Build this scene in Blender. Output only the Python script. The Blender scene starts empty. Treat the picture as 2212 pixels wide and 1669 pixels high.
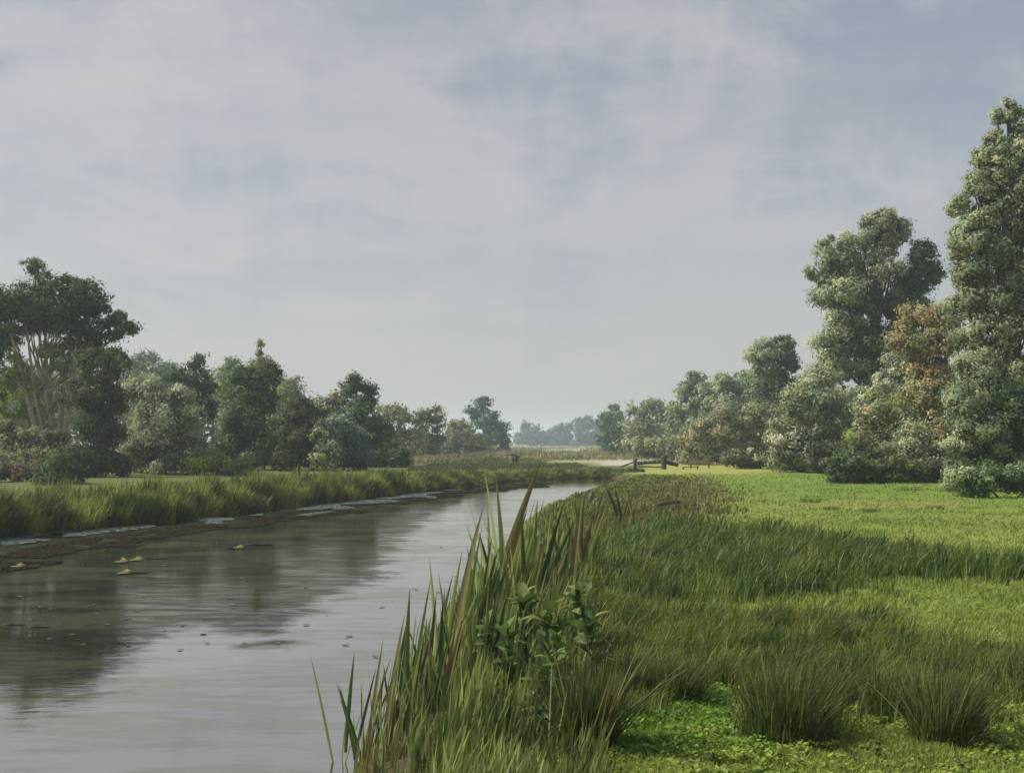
import bpy, math
import numpy as np

# ------------------------------------------------------------------ camera, world, sun, exposure
S = bpy.context.scene
COL = S.collection
R = np.random.default_rng(11)
F, CX, CY, HOR, EYE = 2268.0, 1106.0, 834.5, 955.0, 2.3
TH = math.atan((HOR - CY) / F)

cam_d = bpy.data.cameras.new('camera')
cam_d.sensor_width = 36; cam_d.lens = 36 * F / 2212
cam_d.clip_start = 0.1; cam_d.clip_end = 6000
cam = bpy.data.objects.new('camera', cam_d); COL.objects.link(cam)
cam.location = (0, 0, EYE); cam.rotation_euler = (math.pi / 2 + TH, 0, 0)
S.camera = cam

SUN = np.array([-0.78, 0.0, 0.66]); SUN /= np.linalg.norm(SUN)
sl = bpy.data.lights.new('sun', 'SUN'); sl.energy = 2.2; sl.angle = math.radians(2); sl.color = (1.0, 0.93, 0.80)
so = bpy.data.objects.new('sun', sl); COL.objects.link(so)
from mathutils import Vector
so.rotation_euler = Vector(SUN).to_track_quat('Z', 'Y').to_euler()
so.location = (-60, 0, 60)

S.view_settings.view_transform = 'Standard'
S.view_settings.look = 'None'
S.view_settings.gamma = 1.0
S.view_settings.use_curve_mapping = False
S.view_settings.exposure = 1.62
S.cycles.max_bounces = 6; S.cycles.diffuse_bounces = 3; S.cycles.glossy_bounces = 3
S.cycles.transmission_bounces = 3; S.cycles.volume_bounces = 1; S.cycles.transparent_max_bounces = 4


class NT:
    def __init__(s, tree): s.t = tree; s.t.nodes.clear()
    def n(s, typ, **kw):
        nd = s.t.nodes.new(typ)
        for k, v in kw.items():
            if k.startswith('i_'):
                key = k[2:]
                key = int(key) if key.isdigit() else key.replace('_', ' ')
                sock = nd.inputs[key]
                if hasattr(v, 'is_output'): s.t.links.new(v, sock)
                else: sock.default_value = v
            else: setattr(nd, k, v)
        return nd
    def math(s, op, a, b=0.0, c=0.0, clamp=False):
        nd = s.n('ShaderNodeMath', operation=op, use_clamp=clamp, i_0=a, i_1=b, i_2=c); return nd.outputs[0]
    def mix(s, f, a, b, blend='MIX'):
        nd = s.t.nodes.new('ShaderNodeMix'); nd.data_type = 'RGBA'; nd.blend_type = blend; nd.clamp_factor = True
        for k, v in ((0, f), (6, a), (7, b)):
            if hasattr(v, 'is_output'): s.t.links.new(v, nd.inputs[k])
            else:
                nd.inputs[k].default_value = v if k == 0 else (*v, 1)
        return nd.outputs[2]
    def noise(s, vec, scale, detail=4, rough=.55, dist=0, w=None):
        nd = s.n('ShaderNodeTexNoise', i_Vector=vec, i_Scale=scale, i_Detail=detail, i_Roughness=rough, i_Distortion=dist)
        return nd.outputs[0]
    def ramp(s, v, lo, hi):
        return s.n('ShaderNodeMapRange', i_0=v, i_1=lo, i_2=hi, interpolation_type='SMOOTHSTEP').outputs[0]
    def mapping(s, vec, scale=(1, 1, 1), rot=(0, 0, 0), loc=(0, 0, 0)):
        return s.n('ShaderNodeMapping', i_Vector=vec, i_Location=loc, i_Rotation=rot, i_Scale=scale).outputs[0]


W = bpy.data.worlds.new('World'); S.world = W; W.use_nodes = True
k = NT(W.node_tree)
sky = k.n('ShaderNodeTexSky', sky_type='NISHITA', sun_disc=False, sun_elevation=math.asin(SUN[2]),
          sun_rotation=math.atan2(SUN[0], SUN[1]), air_density=1.0, dust_density=2.0, ozone_density=1.5)
tc = k.n('ShaderNodeTexCoord').outputs['Generated']
sep = k.n('ShaderNodeSeparateXYZ', i_0=tc)
el = sep.outputs[2]
# the cloud veil: warm grey-white billows, lilac gaps, blue-grey patches high up
wv = k.n('ShaderNodeVectorMath', operation='ADD', i_0=k.mapping(tc, (1, 1, 1.9)),
         i_1=k.n('ShaderNodeVectorMath', operation='SCALE', i_0=k.n('ShaderNodeTexNoise', i_Vector=tc, i_Scale=3.0, i_Detail=2.0).outputs[1], i_Scale=.20).outputs[0]).outputs[0]
big = k.noise(k.mapping(wv, loc=(3.1, 1.7, .4)), 2.3, 5, .55, .3)
mid = k.noise(k.mapping(wv, (1, 1, 1.3), (0, .5, 0)), 6.5, 7, .62, .5)
streak = k.noise(k.mapping(tc, (9, 9, 1.6), (0, .18, 0)), 4.0, 5, .6, .4)
streak2 = k.noise(k.mapping(tc, (1.5, 1.5, 8), (0, -.35, 0)), 5.0, 5, .65, .3)
v = k.math('ADD', k.math('MULTIPLY', big, .62), k.math('MULTIPLY', mid, .42))
v = k.math('ADD', v, k.math('MULTIPLY', k.math('SUBTRACT', streak, .5), .17))
v = k.math('ADD', v, k.math('MULTIPLY', k.math('SUBTRACT', streak2, .5), .16))
# more veil towards the left-hand sky, thinner on the right, thinner high up
v = k.math('ADD', v, k.math('MULTIPLY', sep.outputs[0], -.10))
v = k.math('ADD', v, k.math('MULTIPLY', el, -.27))
cl = k.ramp(v, .30, .55)
blue = k.mix(k.ramp(el, .0, .42), (1.58, 1.62, 1.68), (1.16, 1.27, 1.56))
white = k.mix(k.ramp(el, -.02, .25), (1.78, 1.74, 1.72), (2.00, 1.93, 1.88))
veil = k.mix(cl, blue, white)
puff = k.noise(k.mapping(wv, (1, 1, 1.6), (0, .2, 0), (5.3, .7, 2.1)), 3.6, 6, .58, .25)
side = k.ramp(k.math('ADD', sep.outputs[0], k.math('MULTIPLY', el, .6)), .42, -.25)
pf = k.math('MULTIPLY', k.ramp(puff, .42, .68), k.math('MULTIPLY', k.ramp(el, .03, .16), k.math('MULTIPLY_ADD', side, .65, .35)))
veil = k.mix(k.math('MULTIPLY', pf, .8), veil, (2.30, 2.12, 2.03))
dk = k.noise(k.mapping(wv, (1, 1, 2.0), (0, -.3, 0), (1.3, 4.7, .1)), 2.8, 6, .56, .2)
veil = k.mix(k.math('MULTIPLY', k.ramp(dk, .44, .70), .36), veil, (1.36, 1.41, 1.52))
rgb = k.mix(.90, sky.outputs[0], veil)
bg = k.n('ShaderNodeBackground', i_Color=rgb, i_Strength=.082)
out = k.n('ShaderNodeOutputWorld'); W.node_tree.links.new(bg.outputs[0], out.inputs[0])


# ------------------------------------------------------------------ helpers
def at(x, y, Y):
    """world point at depth Y seen along the picture direction (x, y of 2212 x 1669)"""
    rx, u = (x - CX) / F, (CY - y) / F
    d = np.array([rx, math.cos(TH) - u * math.sin(TH), math.sin(TH) + u * math.cos(TH)])
    p = d * (Y / d[1]); p[2] += EYE
    return p

def depth(y, z=0.0):
    return (EYE - z) * F / (y - HOR)

def tag(o, label=None, cat=None, group=None, kind=None):
    for a, b in (('label', label), ('category', cat), ('group', group), ('kind', kind)):
        if b: o[a] = b
    return o

def empty(name, loc, label, cat, group=None):
    o = bpy.data.objects.new(name, None); COL.objects.link(o)
    o.location = [float(q) for q in loc]; o.empty_display_size = .2
    return tag(o, label, cat, group)

def mesh(name, V, faces_sizes, idx, mat, cols=None, smooth=False):
    me = bpy.data.meshes.new(name)
    V = np.asarray(V, np.float32); idx = np.asarray(idx, np.int32); sz = np.asarray(faces_sizes, np.int32)
    me.vertices.add(len(V)); me.vertices.foreach_set('co', V.ravel())
    me.loops.add(len(idx)); me.loops.foreach_set('vertex_index', idx)
    me.polygons.add(len(sz)); me.polygons.foreach_set('loop_start', np.concatenate([[0], np.cumsum(sz)[:-1]]).astype(np.int32))
    if smooth: me.polygons.foreach_set('use_smooth', np.ones(len(sz), bool))
    if cols is not None:
        a = me.attributes.new('col', 'FLOAT_COLOR', 'POINT')
        c = np.ones((len(V), 4), np.float32); c[:, :3] = cols
        a.data.foreach_set('color', c.ravel())
    me.materials.append(mat)
    me.update(calc_edges=True)
    return me

def link(name, me, parent=None, loc=None):
    o = bpy.data.objects.new(name, me); COL.objects.link(o)
    if parent is not None: o.parent = parent
    if loc is not None: o.location = [float(q) for q in loc]
    return o

class Acc:
    """collects faces of several shapes"""
    def __init__(s): s.V = []; s.S = []; s.I = []; s.C = []; s.n = 0
    def add(s, V, sizes, idx, col):
        V = np.asarray(V, float); s.V.append(V); s.S.append(np.asarray(sizes)); s.I.append(np.asarray(idx) + s.n)
        c = np.empty((len(V), 3)); c[:] = col; s.C.append(c); s.n += len(V)
    def mesh(s, name, mat, smooth=False):
        return mesh(name, np.vstack(s.V), np.concatenate(s.S), np.concatenate(s.I), mat, np.vstack(s.C), smooth)

def tube(acc, pts, rad, col, n=7):
    pts = np.asarray(pts, float); rad = np.asarray(rad, float)
    m = len(pts); T = np.gradient(pts, axis=0); T /= np.linalg.norm(T, axis=1)[:, None] + 1e-9
    ref = np.array([1.0, .13, .07]); V = []
    for i in range(m):
        a = np.cross(T[i], ref); a /= np.linalg.norm(a) + 1e-9; b = np.cross(T[i], a)
        ph = np.arange(n) * 2 * math.pi / n
        V.append(pts[i] + rad[i] * (np.cos(ph)[:, None] * a + np.sin(ph)[:, None] * b))
    V = np.vstack(V); I = []
    for i in range(m - 1):
        for j in range(n):
            j2 = (j + 1) % n; I += [i*n + j, i*n + j2, (i+1)*n + j2, (i+1)*n + j]
    S_ = [4] * ((m - 1) * n) + [n, n]
    I += list(range(n))[::-1] + [(m-1)*n + j for j in range(n)]
    acc.add(V, S_, I, col)

def box(acc, c, ax, half, col):
    """box with centre c, orthonormal axes rows ax, half sizes; slightly irregular corners"""
    sg = np.array([[i, j, l] for i in (-1, 1) for j in (-1, 1) for l in (-1, 1)], float)
    V = c + (sg * half) @ ax + R.normal(0, .03, (8, 3)) * np.min(half)
    f = [0,1,3,2, 4,6,7,5, 0,4,5,1, 2,3,7,6, 0,2,6,4, 1,5,7,3]
    acc.add(V, [4] * 6, f, col)

def rnd_unit(n):
    q = R.normal(size=(n, 3)); return q / np.linalg.norm(q, axis=1)[:, None]

def leaf_faces(P, N, s, w, C, droop=0.0):
    """diamond leaves at P facing N"""
    n = len(P); t = np.cross(N, rnd_unit(n)); t[:, 2] -= droop; t /= np.linalg.norm(t, axis=1)[:, None] + 1e-9
    b = np.cross(N, t); b /= np.linalg.norm(b, axis=1)[:, None] + 1e-9
    s = np.broadcast_to(np.asarray(s, float), (n,))[:, None]
    V = np.empty((n, 4, 3))
    V[:, 0] = P + t * s; V[:, 1] = P + b * s * w + t * s * .15; V[:, 2] = P - t * s; V[:, 3] = P - b * s * w + t * s * .15
    return V.reshape(-1, 3), np.full(n, 4), np.arange(4 * n), np.repeat(C, 4, axis=0)

def blade_faces(P, H, Wd, lean, bend, C):
    """grass blades: quad + tip triangle; P base, H height, lean (n,2) offset of tip, bend 0..1"""
    n = len(P); a = R.uniform(0, 2 * math.pi, n); side = np.stack([np.cos(a), np.sin(a) * .45, np.zeros(n)], 1)
    H = np.broadcast_to(H, (n,)); Wd = np.broadcast_to(Wd, (n,))
    L = np.zeros((n, 3)); L[:, :2] = lean
    up = np.zeros((n, 3)); up[:, 2] = H
    V = np.empty((n, 5, 3))
    V[:, 0] = P - side * Wd[:, None] * .5; V[:, 1] = P + side * Wd[:, None] * .5
    m = P + up * .55 + L * .34
    V[:, 2] = m + side * Wd[:, None] * .48; V[:, 3] = m - side * Wd[:, None] * .48
    V[:, 4] = P + up * (1 - np.asarray(bend)[:, None] if np.ndim(bend) else 1 - bend) + L
    base = (np.arange(n) * 5)[:, None]
    idx = (base + np.array([0, 1, 2, 3, 3, 2, 4])).ravel()
    return V.reshape(-1, 3), np.tile([4, 3], n), idx, np.repeat(C, 5, axis=0)

def vnoise(x, y, s, seed=0):
    r = np.random.default_rng(seed); o = 0
    for i in range(7):
        a = r.uniform(0, 2 * math.pi); f = r.uniform(.5, 1.9) / s; p = r.uniform(0, 6.28)
        o = o + np.sin((x * math.cos(a) + y * math.sin(a)) * 2 * math.pi * f + p + 1.3 * np.sin((x * math.sin(a) - y * math.cos(a)) * 2 * math.pi * f * .7 + p))
    return o / 3.4

def mixc(a, b, t):
    t = np.asarray(t)[..., None]; return np.asarray(a) * (1 - t) + np.asarray(b) * t


# ------------------------------------------------------------------ materials
def new_mat(name):
    m = bpy.data.materials.new(name); m.use_nodes = True; return m, NT(m.node_tree)

def leaf_mat(name, trans=.35, rough=.6, spec=.25):
    m, k = new_mat(name)
    c = k.n('ShaderNodeAttribute', attribute_name='col').outputs[0]
    geo = k.n('ShaderNodeNewGeometry').outputs['Position']
    nz = k.noise(geo, 2.2, 2)
    c = k.mix(1.0, c, k.n('ShaderNodeCombineXYZ', i_0=k.math('MULTIPLY_ADD', nz, .5, .75), i_1=k.math('MULTIPLY_ADD', nz, .5, .75), i_2=k.math('MULTIPLY_ADD', nz, .3, .85)).outputs[0], 'MULTIPLY')
    p = k.n('ShaderNodeBsdfPrincipled', i_Base_Color=c, i_Roughness=rough); p.inputs['Specular IOR Level'].default_value = spec
    t = k.n('ShaderNodeBsdfTranslucent', i_Color=k.mix(1.0, c, (1.1, 1.15, .75), 'MULTIPLY'))
    mx = k.n('ShaderNodeMixShader', i_0=trans, i_1=p.outputs[0], i_2=t.outputs[0])
    k.t.links.new(mx.outputs[0], k.n('ShaderNodeOutputMaterial').inputs[0]); return m

M_LEAF = leaf_mat('leaves', .35, .8, .12)
M_GRASS = leaf_mat('grass_blades', .4, .5, .3)
M_PAD = leaf_mat('pads', .05, .45, .35)
M_MUD = leaf_mat('rotting_weed', .02, .95, .04)

m, k = new_mat('bark')
c = k.n('ShaderNodeAttribute', attribute_name='col').outputs[0]
g = k.n('ShaderNodeNewGeometry').outputs['Position']
nz = k.noise(k.mapping(g, (6, 6, 1.2)), 3, 5, .65)
c2 = k.mix(k.ramp(nz, .35, .65), c, k.mix(1.0, c, (.45, .42, .40), 'MULTIPLY'))
bp = k.n('ShaderNodeBump', i_Strength=.6, i_Distance=.05, i_Height=nz)
p = k.n('ShaderNodeBsdfPrincipled', i_Base_Color=c2, i_Roughness=.85, i_Normal=bp.outputs[0])
k.t.links.new(p.outputs[0], k.n('ShaderNodeOutputMaterial').inputs[0]); M_BARK = m

m, k = new_mat('ground_turf')
c = k.n('ShaderNodeAttribute', attribute_name='col').outputs[0]
g = k.n('ShaderNodeNewGeometry').outputs['Position']
n1 = k.noise(g, 1.1, 6, .65, .4); n2 = k.noise(k.mapping(g, (.12, .4, 1)), 1.0, 5, .6, .5); n3 = k.noise(g, 14, 4, .7)
c = k.mix(k.math('MULTIPLY', k.ramp(n1, .45, .7), .6), c, k.mix(1.0, c, (.55, .70, .55), 'MULTIPLY'))
c = k.mix(k.math('MULTIPLY', k.ramp(n2, .5, .72), .5), c, k.mix(1.0, c, (1.55, 1.25, .9), 'MULTIPLY'))
c = k.mix(k.math('MULTIPLY', k.ramp(n3, .45, .75), .45), c, k.mix(1.0, c, (.5, .55, .5), 'MULTIPLY'))
bp = k.n('ShaderNodeBump', i_Strength=.7, i_Distance=.06, i_Height=n3)
p = k.n('ShaderNodeBsdfPrincipled', i_Base_Color=c, i_Roughness=.95, i_Normal=bp.outputs[0]); p.inputs['Specular IOR Level'].default_value = .1
k.t.links.new(p.outputs[0], k.n('ShaderNodeOutputMaterial').inputs[0]); M_GROUND = m

m, k = new_mat('river_water')
g = k.n('ShaderNodeNewGeometry').outputs['Position']
a1 = k.noise(k.mapping(g, (.55, 1.0, 1)), .5, 5, .6, .8)
a2 = k.noise(k.mapping(g, (.5, 2.2, 1)), 1.7, 5, .65, .6)
film = k.ramp(k.math('ADD', k.math('MULTIPLY', a1, .5), k.math('MULTIPLY', a2, .5)), .46, .58)
body = k.mix(k.ramp(a2, .35, .65), (.016, .018, .013), (.030, .033, .024))
algae = k.mix(k.ramp(a1, .4, .65), (.045, .060, .030), (.080, .092, .055))
w1 = k.noise(k.mapping(g, (.8, 2.6, 1)), 2.3, 4, .6, .4)
w2 = k.noise(k.mapping(g, (.22, .9, 1)), 1.0, 3, .5, .5)
hh = k.math('ADD', k.math('MULTIPLY', w1, .5), k.math('MULTIPLY', w2, .8))
bp = k.n('ShaderNodeBump', i_Strength=1.0, i_Distance=.0042, i_Height=hh)
fr = k.n('ShaderNodeFresnel', i_IOR=1.55, i_Normal=bp.outputs[0]).outputs[0]
fac = k.math('MULTIPLY_ADD', fr, .60, .50, clamp=True)
fac = k.math('MULTIPLY', fac, k.math('MULTIPLY_ADD', film, -.30, 1.0))
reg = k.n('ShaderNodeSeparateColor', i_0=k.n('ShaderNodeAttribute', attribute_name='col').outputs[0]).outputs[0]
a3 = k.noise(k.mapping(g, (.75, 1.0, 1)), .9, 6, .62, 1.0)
refl_mask = k.ramp(k.math('ADD', k.math('MULTIPLY', reg, .52), k.math('MULTIPLY_ADD', a3, .75, k.math('MULTIPLY', a2, .25))), .72, .92)  # dark tree reflections painted in: dull dark colour with broken edges, less gloss
refl_mask = k.math('MULTIPLY', refl_mask, k.math('MULTIPLY_ADD', k.ramp(a2, .3, .6), .5, .5))
fac = k.math('MULTIPLY', fac, k.math('MULTIPLY_ADD', refl_mask, -.82, 1.0))
refl_col = k.mix(k.ramp(a1, .4, .6), (.016, .018, .013), (.040, .045, .030))
dif = k.n('ShaderNodeBsdfDiffuse', i_Color=k.mix(refl_mask, k.mix(k.math('MULTIPLY', film, .85), body, algae), refl_col))
gl = k.n('ShaderNodeBsdfGlossy', i_Color=(.90, .885, .85, 1), i_Roughness=.035, i_Normal=bp.outputs[0])
mx = k.n('ShaderNodeMixShader', i_0=fac, i_1=dif.outputs[0], i_2=gl.outputs[0])
k.t.links.new(mx.outputs[0], k.n('ShaderNodeOutputMaterial').inputs[0]); M_WATER = m

# ------------------------------------------------------------------ terrain and river
WZ = -0.40
LB = np.array([(-19.5, -40), (-18.5, 0), (-16.6, 20), (-14.6, 29.9), (-13.6, 32.2), (-12.2, 35), (-10.9, 39.5), (-8.4, 47),
               (-5.8, 55.7), (-2.9, 63), (.1, 73.8), (3.6, 78.6), (7.4, 80.2)])
RB = np.array([(-2.2, -40), (-1.2, 0), (-1.05, 8.6), (-.9, 13.8), (-.5, 20.8), (.1, 29), (.8, 37), (2.2, 45), (3.9, 53), (5.6, 60.5), (7.2, 68), (9.0, 74), (9.4, 78)])
RIV = np.vstack([LB, RB[::-1]])
pool = np.array([at(x, y, depth(y))[:2] for x, y in ((1300, 998), (1345, 995), (1378, 995), (1372, 1001), (1350, 1005), (1306, 1005))])   # bare sand
pond = np.array([at(x, y, depth(y, WZ))[:2] for x, y in ((1180, 976), (1205, 971), (1245, 970), (1262, 973), (1230, 978), (1190, 980))])

def sdist(px_, py_, poly):
    """signed distance, positive outside"""
    d2 = np.full(px_.shape, 1e18); ins = np.zeros(px_.shape, bool); n = len(poly)
    for i in range(n):
        ax_, ay_ = poly[i]; bx_, by_ = poly[(i + 1) % n]
        ex, ey = bx_ - ax_, by_ - ay_
        t = np.clip(((px_ - ax_) * ex + (py_ - ay_) * ey) / (ex * ex + ey * ey), 0, 1)
        d2 = np.minimum(d2, (px_ - ax_ - t * ex) ** 2 + (py_ - ay_ - t * ey) ** 2)
        c = ((ay_ > py_) != (by_ > py_)) & (px_ < (bx_ - ax_) * (py_ - ay_) / (by_ - ay_ + 1e-12) + ax_)
        ins ^= c
    return np.sqrt(d2) * np.where(ins, -1, 1)

def sstep(a, b, x): t = np.clip((x - a) / (b - a), 0, 1); return t * t * (3 - 2 * t)

def ground_z(x, y):
    d = sdist(x, y, RIV) + .25 * vnoise(x, y, 4, 3) * sstep(80, 20, y)
    z = -1.1 + 1.05 * sstep(-1.3, .75, d) + .05
    dp = sdist(x, y, pond) + 1
    z = np.minimum(z, -.9 + .9 * sstep(-1.5, 1.0, dp))
    z = z + sstep(.6, 5, d) * (.06 * vnoise(x, y, 9, 5) + .03 * vnoise(x, y, 3, 6)) * sstep(140, 60, y)
    left = sstep(1, 8, d) * (x < np.interp(y, LB[:, 1], LB[:, 0])) * .10
    return z + left

def D(pts, z=0.0):
    return np.array([at(x, y, depth(y, z))[:2] for x, y in pts])

# the meadow's patches, as outlines on the ground
TALL1 = D([(1290, 1170), (1380, 1110), (1500, 1135), (1600, 1150), (1730, 1150), (1850, 1175), (1940, 1200), (2090, 1215), (2190, 1232), (2500, 1245), (2800, 1262), (2500, 1268), (2050, 1250), (1900, 1258), (1780, 1285), (1640, 1300), (1480, 1300), (1330, 1290), (1260, 1240)])
TALL2 = D([(1230, 1290), (1500, 1330), (1700, 1345), (1900, 1350), (2060, 1400), (2500, 1400), (2900, 1450), (2800, 1530), (2400, 1515), (2120, 1500), (2080, 1570), (2010, 1565), (1980, 1510), (1900, 1500), (1820, 1480), (1740, 1500), (1775, 1565), (1640, 1565), (1610, 1490), (1560, 1440), (1470, 1480), (1380, 1495), (1290, 1560), (1180, 1500)])
BROWN = D([(1330, 1060), (1420, 1035), (1520, 1030), (1560, 1060), (1540, 1110), (1420, 1140), (1330, 1190), (1280, 1150)])
VIVID = D([(1300, 1495), (1420, 1480), (1480, 1500), (1640, 1500), (1690, 1560), (1560, 1600), (1300, 1610), (1230, 1590)])
VIVID2 = D([(1480, 1030), (1700, 1026), (1950, 1045), (2230, 1072), (2230, 1086), (1900, 1068), (1650, 1062), (1540, 1056)])
FARLITE = D([(1340, 1013), (1480, 1000), (1650, 1006), (1680, 1016), (1560, 1022), (1400, 1022)])
PALE = D([(1120, 978), (1260, 980), (1400, 990), (1480, 983), (1600, 992), (1660, 1003), (1480, 1001), (1390, 1001), (1240, 992), (1130, 986)])
YFAR = D([(1230, 972), (1330, 968), (1440, 985), (1380, 993), (1290, 985)])

def patches(x, y):
    return [sdist(x, y, P_) for P_ in (TALL1, TALL2, BROWN, VIVID, FARLITE, YFAR)]

def ground_colour(x, y):
    t1, t2, br, vi, fl, yf = patches(x, y)
    c = mixc((.150, .205, .045), (.205, .235, .060), np.clip(vnoise(x, y, 14, 9) * .5 + .5, 0, 1))
    c = mixc(c, (.105, .190, .028), .8 * sstep(.8, -.3, vi))
    c = mixc(c, (.135, .215, .038), .6 * sstep(4, -2, sdist(x, y, VIVID2)))
    c = mixc(c, (.075, .095, .030), .8 * sstep(.4, -.4, t1))
    c = mixc(c, (.085, .090, .030), .8 * sstep(.3, -.3, t2))
    c = mixc(c, (.120, .110, .045), .8 * sstep(1, -1, br))
    c = mixc(c, (.30, .31, .085), .8 * sstep(3, -1, fl))
    # beyond: pale straw and grey-green flats
    far = sstep(95, 130, y) * (x < 40)
    straw = mixc((.21, .20, .12), (.33, .29, .20), np.clip(vnoise(x * .5, y, 40, 12) * .6 + .5, 0, 1))
    c = mixc(c, straw, far * .85)
    c = mixc(c, (.22, .26, .05), .85 * sstep(8, -6, yf))
    c = mixc(c, (.34, .33, .23), .75 * sstep(6, -3, sdist(x, y, PALE)))
    band = sstep(84, 88, y) * sstep(122, 108, y) * (x < np.interp(y, [80, 120], [10, 15]))
    c = mixc(c, (.075, .110, .045), .8 * band)
    c = mixc(c, (.40, .365, .31), sstep(2, -1, sdist(x, y, pool)))
    d = sdist(x, y, RIV)
    c = mixc(c, (.060, .050, .032), sstep(.9, .2, d))
    lft = (x < np.interp(y, LB[:, 1], LB[:, 0])) * sstep(2, 6, d) * (y < 84)
    c = mixc(c, (.10, .125, .045), lft * .8)
    # leaf litter and low cover below the wood on the right
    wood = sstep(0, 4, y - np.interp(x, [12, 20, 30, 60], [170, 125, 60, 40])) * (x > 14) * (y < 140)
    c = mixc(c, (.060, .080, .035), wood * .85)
    return c

ys = np.concatenate([np.arange(-40, 4, 2.0), np.arange(4, 40, .4), np.arange(40, 90, .7), np.arange(90, 170, 2.0), 170 * 1.06 ** np.arange(0, 48)])
offp = np.concatenate([np.arange(0, 1.6, .16), np.arange(1.6, 20, .8), 20 * 1.14 ** np.arange(0, 36)])
inner = np.linspace(0, 1, 16)[1:-1]
XLs = np.interp(ys, LB[:, 1], LB[:, 0]); XRs = np.interp(ys, RB[:, 1], RB[:, 0])
XLs = np.where(ys > 80.2, 7.4, XLs); XRs = np.maximum(XRs, XLs + 1.5)
gx = np.concatenate([XLs[:, None] - offp[::-1][None], XLs[:, None] + (XRs - XLs)[:, None] * inner[None], XRs[:, None] + offp[None]], 1)
gy = np.repeat(ys[:, None], gx.shape[1], 1)
gz = ground_z(gx, gy)
ny, nx = gx.shape
ii = np.arange(ny * nx).reshape(ny, nx)
q = np.stack([ii[:-1, :-1], ii[:-1, 1:], ii[1:, 1:], ii[1:, :-1]], -1).reshape(-1)
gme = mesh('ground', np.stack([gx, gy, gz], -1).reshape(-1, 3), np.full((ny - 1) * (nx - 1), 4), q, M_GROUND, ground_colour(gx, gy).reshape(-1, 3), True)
tag(link('ground', gme), 'flat green riverside meadow and grassy banks', kind='structure')

wx = np.concatenate([[-24], np.linspace(-20, 12, 90), [40]]); wy = np.concatenate([[-40, 0], np.linspace(6, 82, 150), [340]])
WX, WY = np.meshgrid(wx, wy); hn, wn = WX.shape; ii = np.arange(hn * wn).reshape(hn, wn)
q = np.stack([ii[:-1, :-1], ii[:-1, 1:], ii[1:, 1:], ii[1:, :-1]], -1).reshape(-1)
DARK_REFL = D([(-200, 1190), (200, 1150), (600, 1100), (900, 1070), (1060, 1062), (960, 1110), (880, 1190), (860, 1260), (720, 1310), (640, 1390), (480, 1400), (420, 1350), (330, 1440), (230, 1540), (80, 1570), (-60, 1500), (-300, 1500)], WZ)  # outline of the trees' dark reflection, painted into the water surface
sd = sdist(WX, WY, DARK_REFL); wc = np.zeros((hn * wn, 3)); wc[:, 0] = sstep(1.2, -1.6, sd).ravel() * np.interp(WY.ravel(), [9, 14, 24], [.9, 1, 1])
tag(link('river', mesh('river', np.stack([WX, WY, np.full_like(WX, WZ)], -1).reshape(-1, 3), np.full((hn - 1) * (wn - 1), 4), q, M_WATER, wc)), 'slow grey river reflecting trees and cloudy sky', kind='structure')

def gz1(x, y): return float(ground_z(np.array([x]), np.array([y]))[0])

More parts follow.
